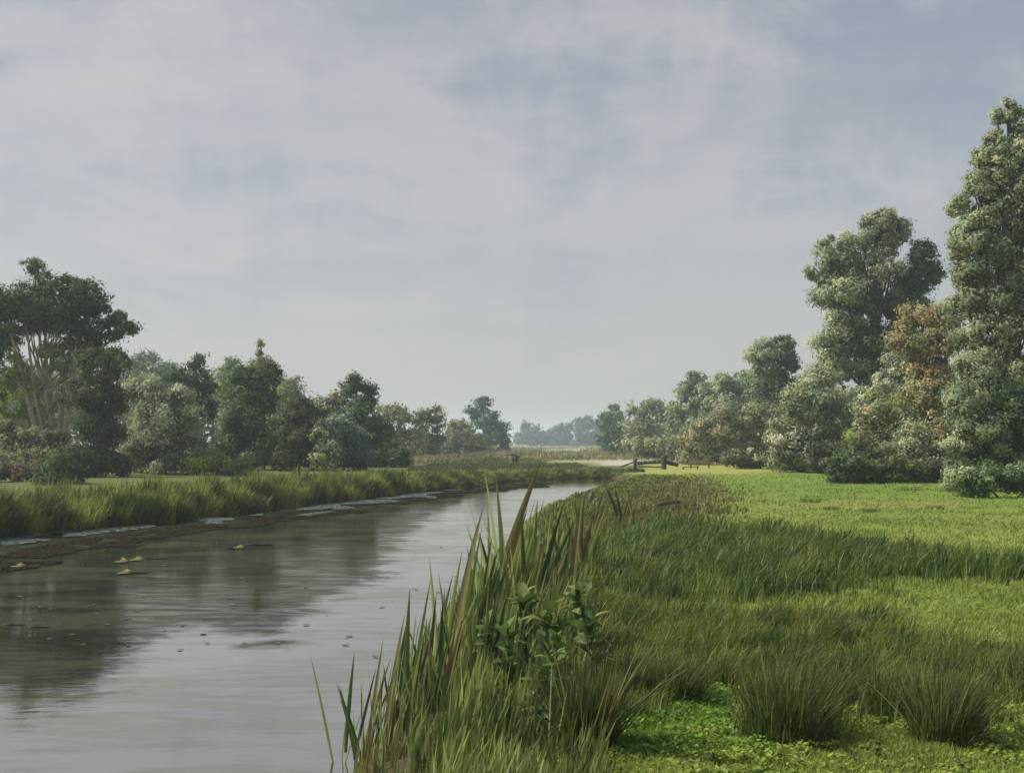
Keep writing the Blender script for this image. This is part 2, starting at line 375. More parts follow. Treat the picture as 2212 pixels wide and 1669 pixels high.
# ------------------------------------------------------------------ trees and bushes
PXM = 1 / 1050.0   # metres per output pixel per metre of distance
def tree(name, cat, label, Y, base_x, lobes, pal, group=None, trunk=None, cover=3.4, leafpx=1.8, limbs=True, stems=1, depthf=.8, droop=.3, bark=(.09, .08, .06), clump=.30, ragged=1.0, w=.45, visible_stems=None, skirt=True):
    """lobes: (cx, cy, rx, ry) of crown masses in picture units at this tree's distance; each gets real depth"""
    sc = Y / F
    bp_ = at(base_x, HOR + 10, Y); bz = gz1(bp_[0], Y)
    base = np.array([bp_[0], Y, bz])
    root = empty(name, base, label, cat, group)
    s0 = leafpx * PXM * Y
    acc = Acc(); centres = []
    pal = [np.array(c, float) for c in pal]
    gy_ = HOR + (EYE - bz) * F / Y
    if skirt and any(l[1] > gy_ - 190 for l in lobes):
        x0_ = min(l[0] - l[2] * .75 for l in lobes if l[1] > gy_ - 190); x1_ = max(l[0] + l[2] * .75 for l in lobes if l[1] > gy_ - 190)
        sk = 17 * 90 / Y + 10; nk = max(1, int((x1_ - x0_) / (sk * 1.5)))
        lobes = list(lobes) + [(x0_ + (i_ + .5) * (x1_ - x0_) / nk + R.uniform(-4, 4), gy_ - sk * R.uniform(.5, .9), sk * R.uniform(1.0, 1.4), sk * R.uniform(.9, 1.3)) for i_ in range(nk)]
    for li, lb in enumerate(lobes):
        cx, cy, rx, ry = lb[:4]
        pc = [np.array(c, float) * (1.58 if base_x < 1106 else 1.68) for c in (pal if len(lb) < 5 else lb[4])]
        dy = R.uniform(-.35, .35) * rx * sc
        c = at(cx, cy, Y + dy) ; rad = np.array([rx * sc, rx * sc * depthf, ry * sc])
        centres.append((c, rad))
        nl = int(1.45 * cover * math.pi * rad[0] * rad[2] / (2 * s0 * s0 * w))
        rc = clump * min(rad[0], rad[2]) + s0
        K = max(8, int(3.4 * (rad[0] * rad[2]) / rc ** 2))
        cd = rnd_unit(K); cd[:, 2] = np.where(cd[:, 2] < -.3, cd[:, 2] * .7, cd[:, 2])
        rr = R.uniform(.35, 1.0, K) ** .6 * R.uniform(.86, 1.08, K)
        cc = c + cd * rr[:, None] * (rad * 1.04 - rc * .25)
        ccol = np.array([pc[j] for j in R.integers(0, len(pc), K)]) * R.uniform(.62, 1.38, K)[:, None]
        which = R.integers(0, K, nl)
        dirn = rnd_unit(nl); r_ = np.abs(R.normal(.72, .30 * ragged, nl))
        csz = R.uniform(.65, 1.25, K)[which]
        P = cc[which] + dirn * (r_ * rc * csz)[:, None] * np.array([1.15, 1.1, .85])
        outw = (P - c) / rad; outw /= np.linalg.norm(outw, axis=1)[:, None] + 1e-9
        N = outw * .55 + dirn * .45 + rnd_unit(nl) * .30 + np.array([0, 0, .15]); N /= np.linalg.norm(N, axis=1)[:, None]
        keep = P[:, 2] > bz + .02
        P, N, which = P[keep], N[keep], which[keep]
        C = ccol[which] * R.uniform(.8, 1.2, (len(P), 1)) * R.uniform(.93, 1.07, (len(P), 3))
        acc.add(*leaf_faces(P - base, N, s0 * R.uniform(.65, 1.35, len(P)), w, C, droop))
    link('foliage' if cat == 'bush' else 'crown', acc.mesh('crown', M_LEAF), root)
    # wood
    ta = Acc(); ha = max(c[2] + r_[2] for c, r_ in centres) - bz
    tr = trunk if trunk else .014 * ha + .03
    toptgt = max(centres, key=lambda q_: q_[0][2])[0] - base
    nseg = 6
    if visible_stems:
        for sx0, sx1, sy1, rr0 in visible_stems:
            p0 = np.array([(sx0 - base_x) * sc, R.uniform(-.2, .2), -.1]); p1 = at(sx1, sy1, Y) - base; p1[1] = R.uniform(-.6, .3)
            t = np.linspace(0, 1, 7)[:, None]; pts = p0 * (1 - t) + p1 * t; pts[1:-1] += R.normal(0, .09, (5, 3)); 
            tube(ta, pts, np.linspace(rr0, rr0 * .35, 7), bark)
            for q_ in range(5):
                a_ = pts[R.integers(3, 6)]; b_ = a_ + np.array([R.uniform(-1.6, 1.6), R.uniform(-.8, .8), R.uniform(.9, 2.2)])
                tube(ta, [a_, a_ * .5 + b_ * .5 + R.normal(0, .1, 3), b_], [rr0 * .35, rr0 * .22, rr0 * .08], bark, 5)
    else:
        for st in range(stems):
            off = np.array([R.uniform(-.5, .5), R.uniform(-.3, .3), 0]) * (stems > 1) * (.25 + .1 * ha)
            top = toptgt * np.array([.85, .85, 1]) + off * 1.5
            t = np.linspace(0, 1, nseg)[:, None]; pts = (off + np.array([0, 0, -.15])) * (1 - t) + top * t
            pts[1:-1, :2] += R.normal(0, .012 * ha, (nseg - 2, 2))
            tube(ta, pts, np.linspace(tr, tr * .3, nseg) / math.sqrt(stems), bark)
    if limbs:
        for c, r_ in centres:
            e = c - base
            if e[2] < .8: continue
            z0 = min(e[2] * .55, toptgt[2] * .6); f_ = z0 / max(toptgt[2], .1)
            s_ = toptgt * f_; s_[2] = z0
            tube(ta, [s_, s_ * .45 + e * .55 + np.array([0, 0, -.03 * ha]), e + np.array([0, 0, .5 * r_[2]])], [tr * .34, tr * .2, tr * .06], bark, 5)
            for q_ in range(3):
                tip = e + rnd_unit(1)[0] * r_ * .8
                tube(ta, [s_ * .4 + e * .6, e * .6 + tip * .4, tip], [tr * .15, tr * .09, tr * .03], bark, 5)
    link('stems' if cat == 'bush' else 'trunk', ta.mesh('trunk', M_BARK, True), root)
    return root

G1 = [(.055, .085, .035), (.075, .105, .045), (.040, .060, .028)]           # dark broadleaf
G2 = [(.035, .046, .026), (.050, .062, .034), (.062, .066, .042)]           # almost black, brownish
GW = [(.200, .225, .160), (.150, .175, .115), (.26, .275, .205)]           # willow grey
GY = [(.165, .215, .035), (.125, .170, .035), (.20, .235, .055)]          # yellow green
GM = [(.165, .195, .115), (.120, .150, .088), (.205, .225, .140)]           # mid
GB = [(.045, .088, .062), (.060, .105, .075), (.038, .072, .058)]           # bluish dark
GO = [(.160, .160, .085), (.130, .140, .078), (.190, .170, .100)]          # olive
BR = [(.235, .190, .098), (.215, .180, .100), (.175, .172, .095)]             # ochre
GP = [(.175, .190, .120), (.130, .148, .092), (.225, .230, .145), (.080, .098, .060)]

ROWL, ROWR, FAR = 'trees along the far side of the river', 'trees of the wood beyond the meadow', 'hazy trees on the horizon'
T = tree
# left side, from the back row to the front
T('round_tree', 'tree', 'pale hazy tree showing in the gap right of the large fork-stemmed tree', 170, 330, [(312, 800, 40, 45), (355, 815, 38, 45)], [(.13, .155, .12), (.10, .13, .10)], ROWL)
T('round_tree', 'tree', 'light green round tree between the two dark crowns behind the river bushes', 120, 625, [(625, 855, 38, 48), (640, 900, 42, 60), (600, 910, 30, 50)], GM + GY[:1], ROWL)
T('round_tree', 'tree', 'light green tree behind the pale willow, dark tree in front of its right side', 110, 500, [(505, 800, 38, 30), (480, 840, 40, 40), (520, 900, 50, 60)], GM + GY[1:2], ROWL)
T('broad_tree', 'tree', 'mid green low tree with a pale edge just right of the brown-green pointed tree', 150, 850, [(830, 895, 28, 28), (862, 900, 26, 26), (845, 940, 42, 38), (890, 950, 28, 26)], GM + GO, ROWL)
T('broad_tree', 'tree', 'olive tree with twin rounded tops between two paler green trees', 175, 925, [(905, 905, 26, 24), (942, 898, 22, 24), (925, 940, 42, 34), (905, 960, 36, 16)], G1 + GO[:1] + GM[:1], ROWL)
T('broad_tree', 'tree', 'yellowish green low tree leaning against the blue-green tree at the end of the row', 190, 1000, [(985, 925, 30, 22), (1010, 938, 36, 26), (975, 952, 34, 20), (1030, 956, 28, 14)], GM + GO + GM[:1], ROWL)
T('conical_tree', 'tree', 'dark blue-green pointed tree at the end of the left row beside the open horizon', 240, 1050, [(1042, 872, 20, 20), (1022, 890, 20, 18), (1050, 905, 32, 26), (1068, 932, 34, 26), (1082, 950, 28, 16), (1040, 950, 26, 16)], GB, ROWL, clump=.25)
T('pointed_tree', 'tree', 'brown-green pointed tree with dark right flank behind the blue-grey willow', 100, 780,
  [(765, 835, 26, 32), (735, 855, 26, 34, GO), (790, 860, 30, 36), (715, 885, 30, 34, GO), (770, 905, 50, 46), (815, 935, 38, 50), (835, 975, 32, 36), (790, 985, 50, 30), (715, 930, 34, 45)], G2[1:] + G1 + G1, ROWL)
T('dark_tree', 'tree', 'tall dark tree with thin pale top shoot rising from the middle of the left bank', 84, 570,
  [(560, 790, 34, 32, GM), (520, 815, 34, 34, G1), (582, 812, 30, 36, G1), (545, 850, 50, 46), (520, 905, 50, 52), (572, 915, 50, 58), (500, 965, 46, 46), (560, 975, 60, 46), (562, 742, 10, 10, GM), (560, 762, 7, 16, GM)], G2 + G1, ROWL, cover=3.6)
T('dark_tree', 'tree', 'blackish round tree between the tall dark tree and the blue-grey willow', 80, 645,
  [(650, 890, 36, 34), (692, 888, 26, 16, G1), (630, 930, 40, 44), (660, 960, 50, 46), (620, 985, 40, 32), (690, 985, 34, 32)], G2 + G1[2:], ROWL)
T('dark_tree', 'tree', 'knobbly dark green tree rising behind the pale willow bush', 86, 420,
  [(424, 785, 24, 26), (385, 812, 34, 24), (430, 825, 38, 34), (415, 865, 42, 36), (450, 880, 28, 40)], G1 + G2[:1], ROWL)
T('willow', 'tree', 'pale grey-green willow right of the large dark tree on the left bank', 74, 350,
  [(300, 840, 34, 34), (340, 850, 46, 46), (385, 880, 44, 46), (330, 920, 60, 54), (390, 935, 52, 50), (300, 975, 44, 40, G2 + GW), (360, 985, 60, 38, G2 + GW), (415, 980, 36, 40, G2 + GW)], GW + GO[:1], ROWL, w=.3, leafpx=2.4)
T('bush', 'bush', 'yellow-green bush glowing behind the pale forked stems of the large tree', 78, 70, [(60, 880, 52, 58), (100, 860, 30, 50), (20, 870, 30, 50), (90, 905, 40, 36)], GY, 'bushes on the left bank')
T('broad_tree', 'tree', 'large tree with pale forked bare stems and spreading dark green top', 70, 112,
  [(72, 578, 30, 20, G1 + GM), (30, 640, 62, 38), (-30, 670, 56, 56), (120, 622, 62, 38), (60, 655, 60, 44), (10, 700, 50, 40), (120, 700, 60, 44), (190, 640, 40, 36), (170, 612, 26, 22, G1), (150, 665, 60, 48), (85, 680, 46, 40), (205, 665, 34, 34), (225, 715, 45, 40), (170, 735, 55, 48), (270, 708, 32, 22, G1 + GM), (255, 680, 22, 18, G1 + GM), (20, 730, 34, 26, GO + G1), (-20, 760, 40, 40), (110, 760, 30, 32, GO), (215, 770, 52, 40), (60, 700, 44, 36), (140, 790, 34, 30, GM), (35, 800, 34, 40, GY), (-10, 830, 44, 54, GY + GM), (0, 740, 40, 40, GY + GM), (75, 840, 20, 26, GY), (20, 880, 44, 40, GY + GW), (150, 850, 30, 40, GO + GW)],
  G1 + G1 + G2[:2], ROWL, bark=(.46, .44, .29), limbs=True, cover=3.0,
  skirt=False, visible_stems=[(108, 28, 720, .26), (112, 92, 700, .22), (120, 150, 690, .26), (126, 178, 720, .20), (103, 62, 690, .17)])
T('dark_tree', 'tree', 'dense blackish tree hanging to the ground beside the pale forked stems', 66, 205,
  [(215, 800, 52, 50), (190, 850, 48, 50), (235, 870, 44, 44), (200, 905, 52, 46), (225, 945, 52, 44), (185, 985, 44, 42), (230, 995, 46, 34), (262, 785, 26, 24, G1)], G2 + G2 + G1[:1], ROWL)
T('bush', 'bush', 'grey-green bush at the foot of the pale forked tree', 68, 40, [(20, 940, 50, 36), (70, 950, 46, 34), (120, 965, 40, 34), (0, 980, 50, 30), (70, 985, 60, 28)], GW[1:2] + GO + G2[:1] + GM[2:], 'bushes on the left bank')
T('bush', 'bush', 'low reddish brown bush among reeds at the left picture edge', 58, 30, [(20, 1015, 50, 26), (60, 1030, 44, 20), (-20, 1020, 40, 24)], [(.10, .075, .052), (.085, .075, .05), (.13, .125, .09)], 'bushes on the left bank', clump=.25)
T('bush', 'bush', 'low dark green bush between the brown bush and the blackish tree', 56, 110, [(110, 1035, 44, 22), (155, 1040, 30, 20)], G1, 'bushes on the left bank')
T('bush', 'bush', 'rounded yellow-green bush in front of the tall dark tree', 70, 470, [(450, 1000, 40, 34), (495, 1005, 42, 28), (425, 1000, 28, 34), (520, 1015, 24, 18)], GY + GM[:1], 'bushes on the left bank')
T('willow_bush', 'bush', 'blue-grey rounded willow bush in front of the brown-green pointed tree', 82, 745, [(730, 925, 40, 36), (760, 945, 34, 36), (745, 975, 42, 32), (785, 985, 32, 24)], [(.115, .145, .115), (.145, .175, .145), (.09, .12, .09)], 'bushes on the left bank', w=.32, leafpx=2.3)
T('bush', 'bush', 'small light green bush at the left foot of the blue-grey willow', 78, 705, [(692, 945, 20, 26), (710, 970, 28, 26), (700, 985, 34, 20)], GM + GM + GY[1:2], 'bushes on the left bank')
T('bush', 'bush', 'dark low bush where the left tree row thins out above the pale flats', 92, 845, [(840, 985, 34, 20), (815, 990, 30, 18), (868, 978, 20, 12)], G2 + G1, 'bushes on the left bank')

# horizon
for X_, lb, lab in ((1140, [(1135, 925, 14, 16), (1150, 935, 20, 20), (1128, 945, 16, 14)], 'pointed hazy blue tree just right of the blue-green tree'),
                    (1185, [(1175, 940, 16, 12), (1195, 937, 16, 12), (1185, 948, 22, 10)], 'lowest hazy blue tree in the dip of the horizon'),
                    (1220, [(1212, 925, 16, 12), (1228, 930, 16, 16), (1215, 944, 26, 14)], 'hazy blue tree with a rounded top between lower and taller horizon trees'),
                    (1262, [(1250, 912, 16, 14), (1270, 915, 18, 16), (1262, 936, 28, 22)], 'tallest hazy blue tree on the horizon'),
                    (1298, [(1290, 918, 14, 14), (1300, 936, 24, 22)], 'hazy blue tree half hidden by the wood at the right')):
    T('distant_tree', 'tree', lab, 640 + R.uniform(-30, 60), X_, lb, [(.035, .070, .075), (.045, .085, .090)], FAR, limbs=False, cover=4.5)  # bluish leaf colour carries part of the distance haze

# the wood on the right, far to near
T('round_tree', 'tree', 'dark blue-green round-topped tree at the far end of the right wood', 240, 1320, [(1322, 895, 24, 24), (1305, 915, 20, 22), (1335, 925, 26, 28), (1310, 945, 26, 18)], GB + G1[1:2], ROWR)
T('broad_tree', 'tree', 'grey-green tree with a flat top between the blue-green tree and the taller wood', 200, 1400, [(1375, 885, 28, 20), (1410, 880, 32, 20), (1450, 890, 30, 22), (1375, 925, 38, 30), (1430, 925, 48, 36), (1400, 952, 52, 20)], GM + GB[1:2] + GO[:1], ROWR)
T('round_tree', 'tree', 'round blue-green topped tree standing first above the stepped wood edge', 165, 1500, [(1505, 820, 26, 22), (1480, 840, 26, 22), (1520, 850, 34, 34), (1480, 880, 34, 34), (1520, 905, 44, 44), (1470, 930, 44, 34)], GM + GB[:2], ROWR)
T('broad_tree', 'tree', 'dull green tree filling the gap left of the dark-flanked round tree', 155, 1575, [(1570, 830, 36, 30), (1600, 860, 40, 40), (1560, 890, 44, 44), (1600, 930, 52, 42)], GM + GB[1:2], ROWR)
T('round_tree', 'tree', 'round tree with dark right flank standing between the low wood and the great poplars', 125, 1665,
  [(1645, 765, 42, 34, GM), (1692, 745, 26, 24, G1), (1665, 790, 50, 44), (1700, 785, 28, 40, G1), (1640, 815, 44, 44, GM), (1680, 840, 48, 44, G1 + GB), (1720, 860, 44, 40, GB + GM), (1650, 880, 50, 46)], GM + G1, ROWR)  # darker leaf palettes on the right lobes paint in the shaded side
T('bush', 'bush', 'olive bush with orange-tinged twigs below the stepped wood edge', 110, 1580, [(1560, 920, 52, 46), (1620, 935, 52, 46), (1510, 945, 52, 38), (1590, 970, 62, 30), (1640, 900, 36, 40)], GO + GM + GO + BR[2:], 'bushes at the foot of the wood')
T('bush', 'bush', 'low green bush row end beside the pale flats and the fence', 150, 1440, [(1390, 955, 44, 18), (1440, 960, 48, 20), (1480, 970, 44, 18)], GM + GO, 'bushes at the foot of the wood')
T('great_poplar', 'tree', 'great grey-green poplar with round top and dark right-hand crown', 92, 1880,
  [(1900, 475, 44, 38, GP + GM), (1862, 515, 42, 42, GM + GW[1:2]), (1940, 500, 34, 44), (1795, 545, 38, 36, GM + GW[1:2]), (1770, 590, 30, 30, GM + GW[1:2]), (1835, 580, 62, 56, GP + GM), (1910, 570, 58, 60), (1785, 640, 40, 40, GM + GW[1:2]), (1960, 760, 60, 60, G1 + GM), (1800, 740, 50, 46, GM), (1990, 550, 34, 36, G1 + G2[:1]), (1975, 600, 50, 50, G1), (2020, 590, 24, 34, G1), (1820, 640, 54, 46, GM + GW[1:2]), (1890, 650, 64, 58, G1 + GP), (1960, 670, 52, 58, G1), (1820, 700, 50, 44, GM), (1900, 730, 66, 56, G1 + GP), (1840, 780, 66, 56, GM + GB[1:2]), (1920, 810, 62, 60, G1 + GM), (1790, 800, 46, 50, GM)],  # lit left and shaded right sides put into the lobe palettes
  GP, ROWR, trunk=.45, cover=4.2)
T('willow_tree', 'tree', 'pale green spreading willow under the left side of the great poplar', 86, 1780, [(1770, 840, 62, 50), (1720, 880, 56, 50), (1800, 900, 66, 60), (1740, 930, 62, 52), (1840, 880, 56, 50)], GW[:2] + GM + GM, ROWR, w=.32, leafpx=2.3)
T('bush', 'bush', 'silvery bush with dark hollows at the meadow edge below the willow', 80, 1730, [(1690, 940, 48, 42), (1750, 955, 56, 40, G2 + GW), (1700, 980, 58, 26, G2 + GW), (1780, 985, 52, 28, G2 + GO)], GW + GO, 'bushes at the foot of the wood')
T('bush', 'bush', 'silver-leaved round bush between the great poplar and the ochre tree', 80, 1930, [(1930, 790, 40, 34), (1955, 820, 40, 36), (1910, 840, 42, 40), (1880, 860, 30, 30)], GW + GM[:1], 'bushes at the foot of the wood')
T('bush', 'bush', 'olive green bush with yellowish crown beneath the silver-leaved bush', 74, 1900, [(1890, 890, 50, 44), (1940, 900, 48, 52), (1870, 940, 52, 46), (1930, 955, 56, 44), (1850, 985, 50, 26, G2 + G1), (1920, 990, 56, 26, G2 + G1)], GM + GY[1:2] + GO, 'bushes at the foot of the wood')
T('ochre_tree', 'tree', 'ochre brown turning tree in front of the tall poplar', 66, 2010,
  [(1990, 685, 50, 38), (2040, 690, 48, 42), (1955, 735, 46, 42), (1975, 850, 40, 44, BR + GM), (2020, 745, 52, 44), (2055, 740, 32, 40), (1995, 795, 44, 44), (2035, 810, 40, 50), (2005, 860, 40, 48), (2020, 915, 36, 44), (2030, 955, 30, 36, BR + GO)], BR + BR[:1] + GO, ROWR)
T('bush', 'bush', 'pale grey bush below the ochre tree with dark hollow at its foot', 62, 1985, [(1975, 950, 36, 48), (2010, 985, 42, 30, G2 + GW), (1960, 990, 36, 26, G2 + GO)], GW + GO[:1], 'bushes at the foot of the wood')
T('tall_poplar', 'tree', 'tallest poplar with tapering top at the right picture edge', 54, 2190,
  [(2180, 245, 20, 38, GM + GO[:1]), (2215, 270, 34, 50), (2155, 320, 34, 40, GM + GO[:1]), (2108, 400, 40, 40, GM + GO[:1]), (2128, 340, 30, 30, GM), (2155, 255, 20, 24, GM), (2260, 380, 60, 80), (2215, 340, 40, 50), (2110, 345, 18, 12, GO + GY[1:2]), (2155, 370, 42, 48), (2210, 410, 46, 56), (2130, 410, 26, 30), (2150, 450, 44, 52), (2075, 448, 34, 34, GM + GO), (2090, 520, 44, 44, GM), (2210, 490, 56, 60), (2110, 495, 46, 44), (2070, 540, 30, 30, GM + GO), (2160, 545, 60, 60), (2100, 590, 52, 50), (2220, 590, 56, 62), (2150, 640, 66, 64), (2085, 660, 46, 52), (2210, 700, 66, 66), (2130, 730, 66, 66), (2200, 800, 70, 66, G1 + GP), (2250, 480, 50, 90), (2260, 650, 60, 90)],
  GP + GM[:2], ROWR, trunk=.38, cover=4.0)
T('broad_tree', 'tree', 'lower grey-green tree with dark hollows beneath the tallest poplar', 50, 2130,
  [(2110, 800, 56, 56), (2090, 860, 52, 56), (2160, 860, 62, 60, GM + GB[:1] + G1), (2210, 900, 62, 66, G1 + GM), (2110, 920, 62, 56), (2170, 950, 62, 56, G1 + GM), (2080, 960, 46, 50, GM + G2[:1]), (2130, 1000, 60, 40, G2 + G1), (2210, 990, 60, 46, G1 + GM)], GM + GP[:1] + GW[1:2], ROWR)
T('bush', 'bush', 'dark thicket under the trees along the back of the meadow', 60, 2050, [(1830, 1000, 56, 16), (1920, 1006, 60, 18), (2010, 1010, 60, 20), (2090, 1015, 60, 24)], G2 + G1, 'bushes at the foot of the wood', cover=4)
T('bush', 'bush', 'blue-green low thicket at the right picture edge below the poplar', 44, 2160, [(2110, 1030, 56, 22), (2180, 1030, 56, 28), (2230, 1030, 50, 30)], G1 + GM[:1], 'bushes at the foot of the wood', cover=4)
T('bush', 'bush', 'dark low bush between the fence field and the silvery bush', 92, 1650, [(1600, 985, 50, 14), (1660, 990, 50, 14), (1700, 1000, 40, 12)], G2 + GM, 'bushes at the foot of the wood', cover=4)

def wood(label, runs, pal_, cover=3.2):
    a = Acc()
    for x0, x1, y0_, y1_, Yd in runs:
        n_ = int(abs(x1 - x0) / 26) + 1
        for i in range(n_):
            t = (i + .5) / n_; cx = x0 + (x1 - x0) * t; top = y0_ + (y1_ - y0_) * t + R.uniform(-10, 10); gy_ = HOR + 2.3 * F / Yd
            Yq = Yd + R.uniform(-6, 6); sc = Yq / F
            c = at(cx, (top + gy_) / 2, Yq); rad = np.array([26 * sc, 22 * sc, (gy_ - top) / 2 * sc * 1.05])
            s0 = 2.2 * PXM * Yq; nl = int(cover * math.pi * rad[0] * rad[2] / (s0 * s0))
            dv = rnd_unit(nl); P = c + dv * rad * (R.uniform(.3, 1.05, nl) ** .5)[:, None]
            P += .25 * rad * np.stack([vnoise(P[:, 2], P[:, 0], rad[0] * .8, 1 + q_) for q_ in range(3)], 1)
            P = P[P[:, 2] > -.05]; nl = len(P); N = rnd_unit(nl) * .6 + (P - c) / rad; N /= np.linalg.norm(N, axis=1)[:, None]
            col = np.array(pal_[R.integers(0, len(pal_))]) * R.uniform(1.0, 1.5)
            a.add(*leaf_faces(P, N, s0 * R.uniform(.7, 1.3, nl), .5, col * R.uniform(.75, 1.25, (nl, 1)), .3))
    tag(link('distant_woodland', a.mesh('distant_woodland', M_LEAF)), label, 'woodland', kind='stuff')
wood('far-off green wood closing the view behind the left tree row', [(-160, 260, 790, 790, 150), (260, 360, 800, 800, 150), (360, 560, 825, 800, 160), (560, 700, 830, 870, 170), (700, 880, 905, 935, 190), (880, 1060, 935, 950, 230)], GM + G1 + GO)
wood('mass of shrubs behind the trees of the right wood', [(1330, 1500, 930, 890, 180), (1500, 1720, 880, 860, 150), (1720, 2350, 850, 790, 115), (2350, 3300, 760, 700, 95), (1450, 1780, 950, 935, 120), (1780, 2350, 930, 900, 90), (2300, 3300, 900, 860, 60)], GM + GO + GW[1:2] + G1)

# ------------------------------------------------------------------ long grass, reeds, meadow
def tag_stuff(name, acc, mat, label, cat):
    return tag(link(name, acc.mesh(name, mat)), label, cat, kind='stuff')

def screen_points(n, x0, x1, y0, y1, z=0.0):
    """points spread over ground between two sight bands (denser nearby as perspective asks)"""
    x = R.uniform(x0, x1, n); y = R.uniform(y0, y1, n)
    Y = (EYE - z) * F / (y - HOR); X = (x - CX) / F * Y
    return X, Y

def on_land(X, Y, margin=.25):
    return sdist(X, Y, RIV) > margin

# meadow: short sward
acc = Acc()
X, Y = screen_points(340000, 760, 3100, 1022, 1720)
ok = on_land(X, Y, .35) & (Y > 5.5)
X, Y = X[ok], Y[ok]; t1, t2, br, vi, fl, yf = patches(X, Y)
Z = ground_z(X, Y)
C = 1.3 * ground_colour(X, Y) * R.uniform(.75, 1.35, (len(X), 1)) * R.uniform(.92, 1.08, (len(X), 3))
H = R.uniform(.035, .10, len(X)) * (1 + .5 * vnoise(X, Y, 2, 31)).clip(.5, 2)
Wd = 1.1 * PXM * Y + .003
ln = R.normal(0, .03, (len(X), 2)) + [.015, 0]
acc.add(*blade_faces(np.stack([X, Y, Z - .01], 1), H, Wd, ln, .05, C))
tag_stuff('meadow_grass', acc, M_GRASS, 'short sunlit green grass of the meadow', 'grass')

# taller darker swathes
acc = Acc()
X, Y = screen_points(300000, 1100, 2900, 1022, 1640)
ok = on_land(X, Y, .6) & (Y > 6.5); X, Y = X[ok], Y[ok]
t1, t2, br, vi, fl, yf = patches(X, Y)
j = .5 * vnoise(X, Y, 1.6, 41)
m1 = sstep(.5, -.8, t1 + j * 1.2); m2 = sstep(.25, -.5, t2 + j * .55); m3 = sstep(1.5, -1.5, br + j * 2)
m = np.maximum(np.maximum(m1, m2), m3)
ok = R.uniform(0, 1, len(X)) < m; X, Y, m1, m2, m3 = X[ok], Y[ok], m1[ok], m2[ok], m3[ok]
Z = ground_z(X, Y); nn = len(X)
H = np.where(m1 > .3, .40, .30) * R.uniform(.5, 1.25, nn) * (1 + .35 * vnoise(X, Y, 1.1, 43)).clip(.5, 1.6)
H = np.where((m3 > m1) & (m3 > m2), H * np.interp(Y, [18, 28, 45], [1.2, .8, .55]), H)
t = np.clip(vnoise(X, Y, 2.2, 44) * .6 + .5, 0, 1)
C = mixc((.050, .084, .026), (.120, .175, .042), t)
C2 = mixc((.170, .205, .048), (.062, .102, .028), np.clip(vnoise(X, Y, 1.2, 45) * .7 + .45, 0, 1))
C3 = mixc((.135, .120, .050), (.085, .105, .036), np.clip(vnoise(X, Y, 3, 46) * .7 + .5, 0, 1))
C = np.where((m2 > m1)[:, None], C2, C); C = np.where(((m3 > m1) & (m3 > m2))[:, None], C3, C)
C = C * R.uniform(.7, 1.4, (nn, 1)) * R.uniform(.92, 1.08, (nn, 3)); sw = R.uniform(0, 1, nn) < .10; C = np.where(sw[:, None], np.array([.27, .25, .10]), C)
Wd = 1.15 * PXM * Y + .003
ln = R.normal(0, .10, (nn, 2)) * (H / .4)[:, None] + np.array([.09, 0]) * (H / .4)[:, None]
acc.add(*blade_faces(np.stack([X, Y, Z - .02], 1), H, Wd, ln, R.uniform(.02, .2, nn), C))
X2, Y2 = screen_points(2600, 1150, 2300, 1060, 1640); ok = on_land(X2, Y2, .8); X2, Y2 = X2[ok], Y2[ok]
q1, q2, q3 = [sdist(X2, Y2, P_) for P_ in (TALL1, TALL2, BROWN)]
ok = (np.minimum(np.minimum(q1, q2), q3) < .3) & (R.uniform(0, 1, len(X2)) < .30 + .5 * (vnoise(X2, Y2, 1.5, 47) > .3)); X2, Y2 = X2[ok], Y2[ok]; n2 = len(X2)
H2 = R.uniform(.25, .6, n2)
acc.add(*blade_faces(np.stack([X2, Y2, ground_z(X2, Y2)], 1), H2, .8 * PXM * Y2 + .002, (R.normal(0, .22, (n2, 2)) + [.18, 0]) * H2[:, None], .03, mixc((.17, .165, .065), (.24, .25, .10), R.uniform(0, 1, n2))))
tag_stuff('long_grass', acc, M_GRASS, 'darker uncut long grass in swathes across the meadow', 'grass')

acc = Acc()
X, Y = screen_points(80000, 1180, 2900, 1440, 1720)
ok = on_land(X, Y, 1.2) & (vnoise(X, Y, .7, 91) > -.25); X, Y = X[ok], Y[ok]; nn = len(X)
vi = sdist(X, Y, VIVID); P = np.stack([X, Y, ground_z(X, Y) + R.uniform(.01, .085, nn)], 1)
N = rnd_unit(nn) * .6 + [0, 0, 1]; N /= np.linalg.norm(N, axis=1)[:, None]
C = mixc((.13, .24, .040), (.23, .29, .060), np.clip(sstep(-.7, .9, vi) + .55 * vnoise(X, Y, .5, 92), 0, 1)) * R.uniform(.6, 1.3, (nn, 1))
acc.add(*leaf_faces(P, N, R.uniform(.010, .030, nn), .6, C))
tag_stuff('ground_cover', acc, M_LEAF, 'low leafy bright green plants matting the front of the meadow', 'ground cover')

# reeds along the left bank
acc = Acc(); n = 95000
Yv = 26 + (84 - 26) * R.uniform(0, 1, n) ** 1.15
off = R.uniform(-.5, 1, n); off = np.where(off < 0, R.uniform(-.3, .5, n), off * (3.5 + .035 * Yv))
tang = np.interp(Yv, LB[:, 1], LB[:, 0])
X = tang - off * 1.15; Y = Yv + off * .15
d_ = sdist(X, Y, RIV); ok = (d_ > -.35 + .4 * vnoise(X, Y, 5, 51)); X, Y, d_ = X[ok], Y[ok], d_[ok]
nn = len(X); Z = np.maximum(ground_z(X, Y), WZ - .1)
H = (.80 - .50 * sstep(42, 78, Y)) * R.uniform(.45, 1.2, nn) * (1 + .45 * vnoise(X, Y, 2.2, 52)).clip(.4, 1.6)
H = np.where(d_ > 3.2, H * .55, H)
t = np.clip(vnoise(X, Y, 2.4, 53) * .7 + .45, 0, 1)
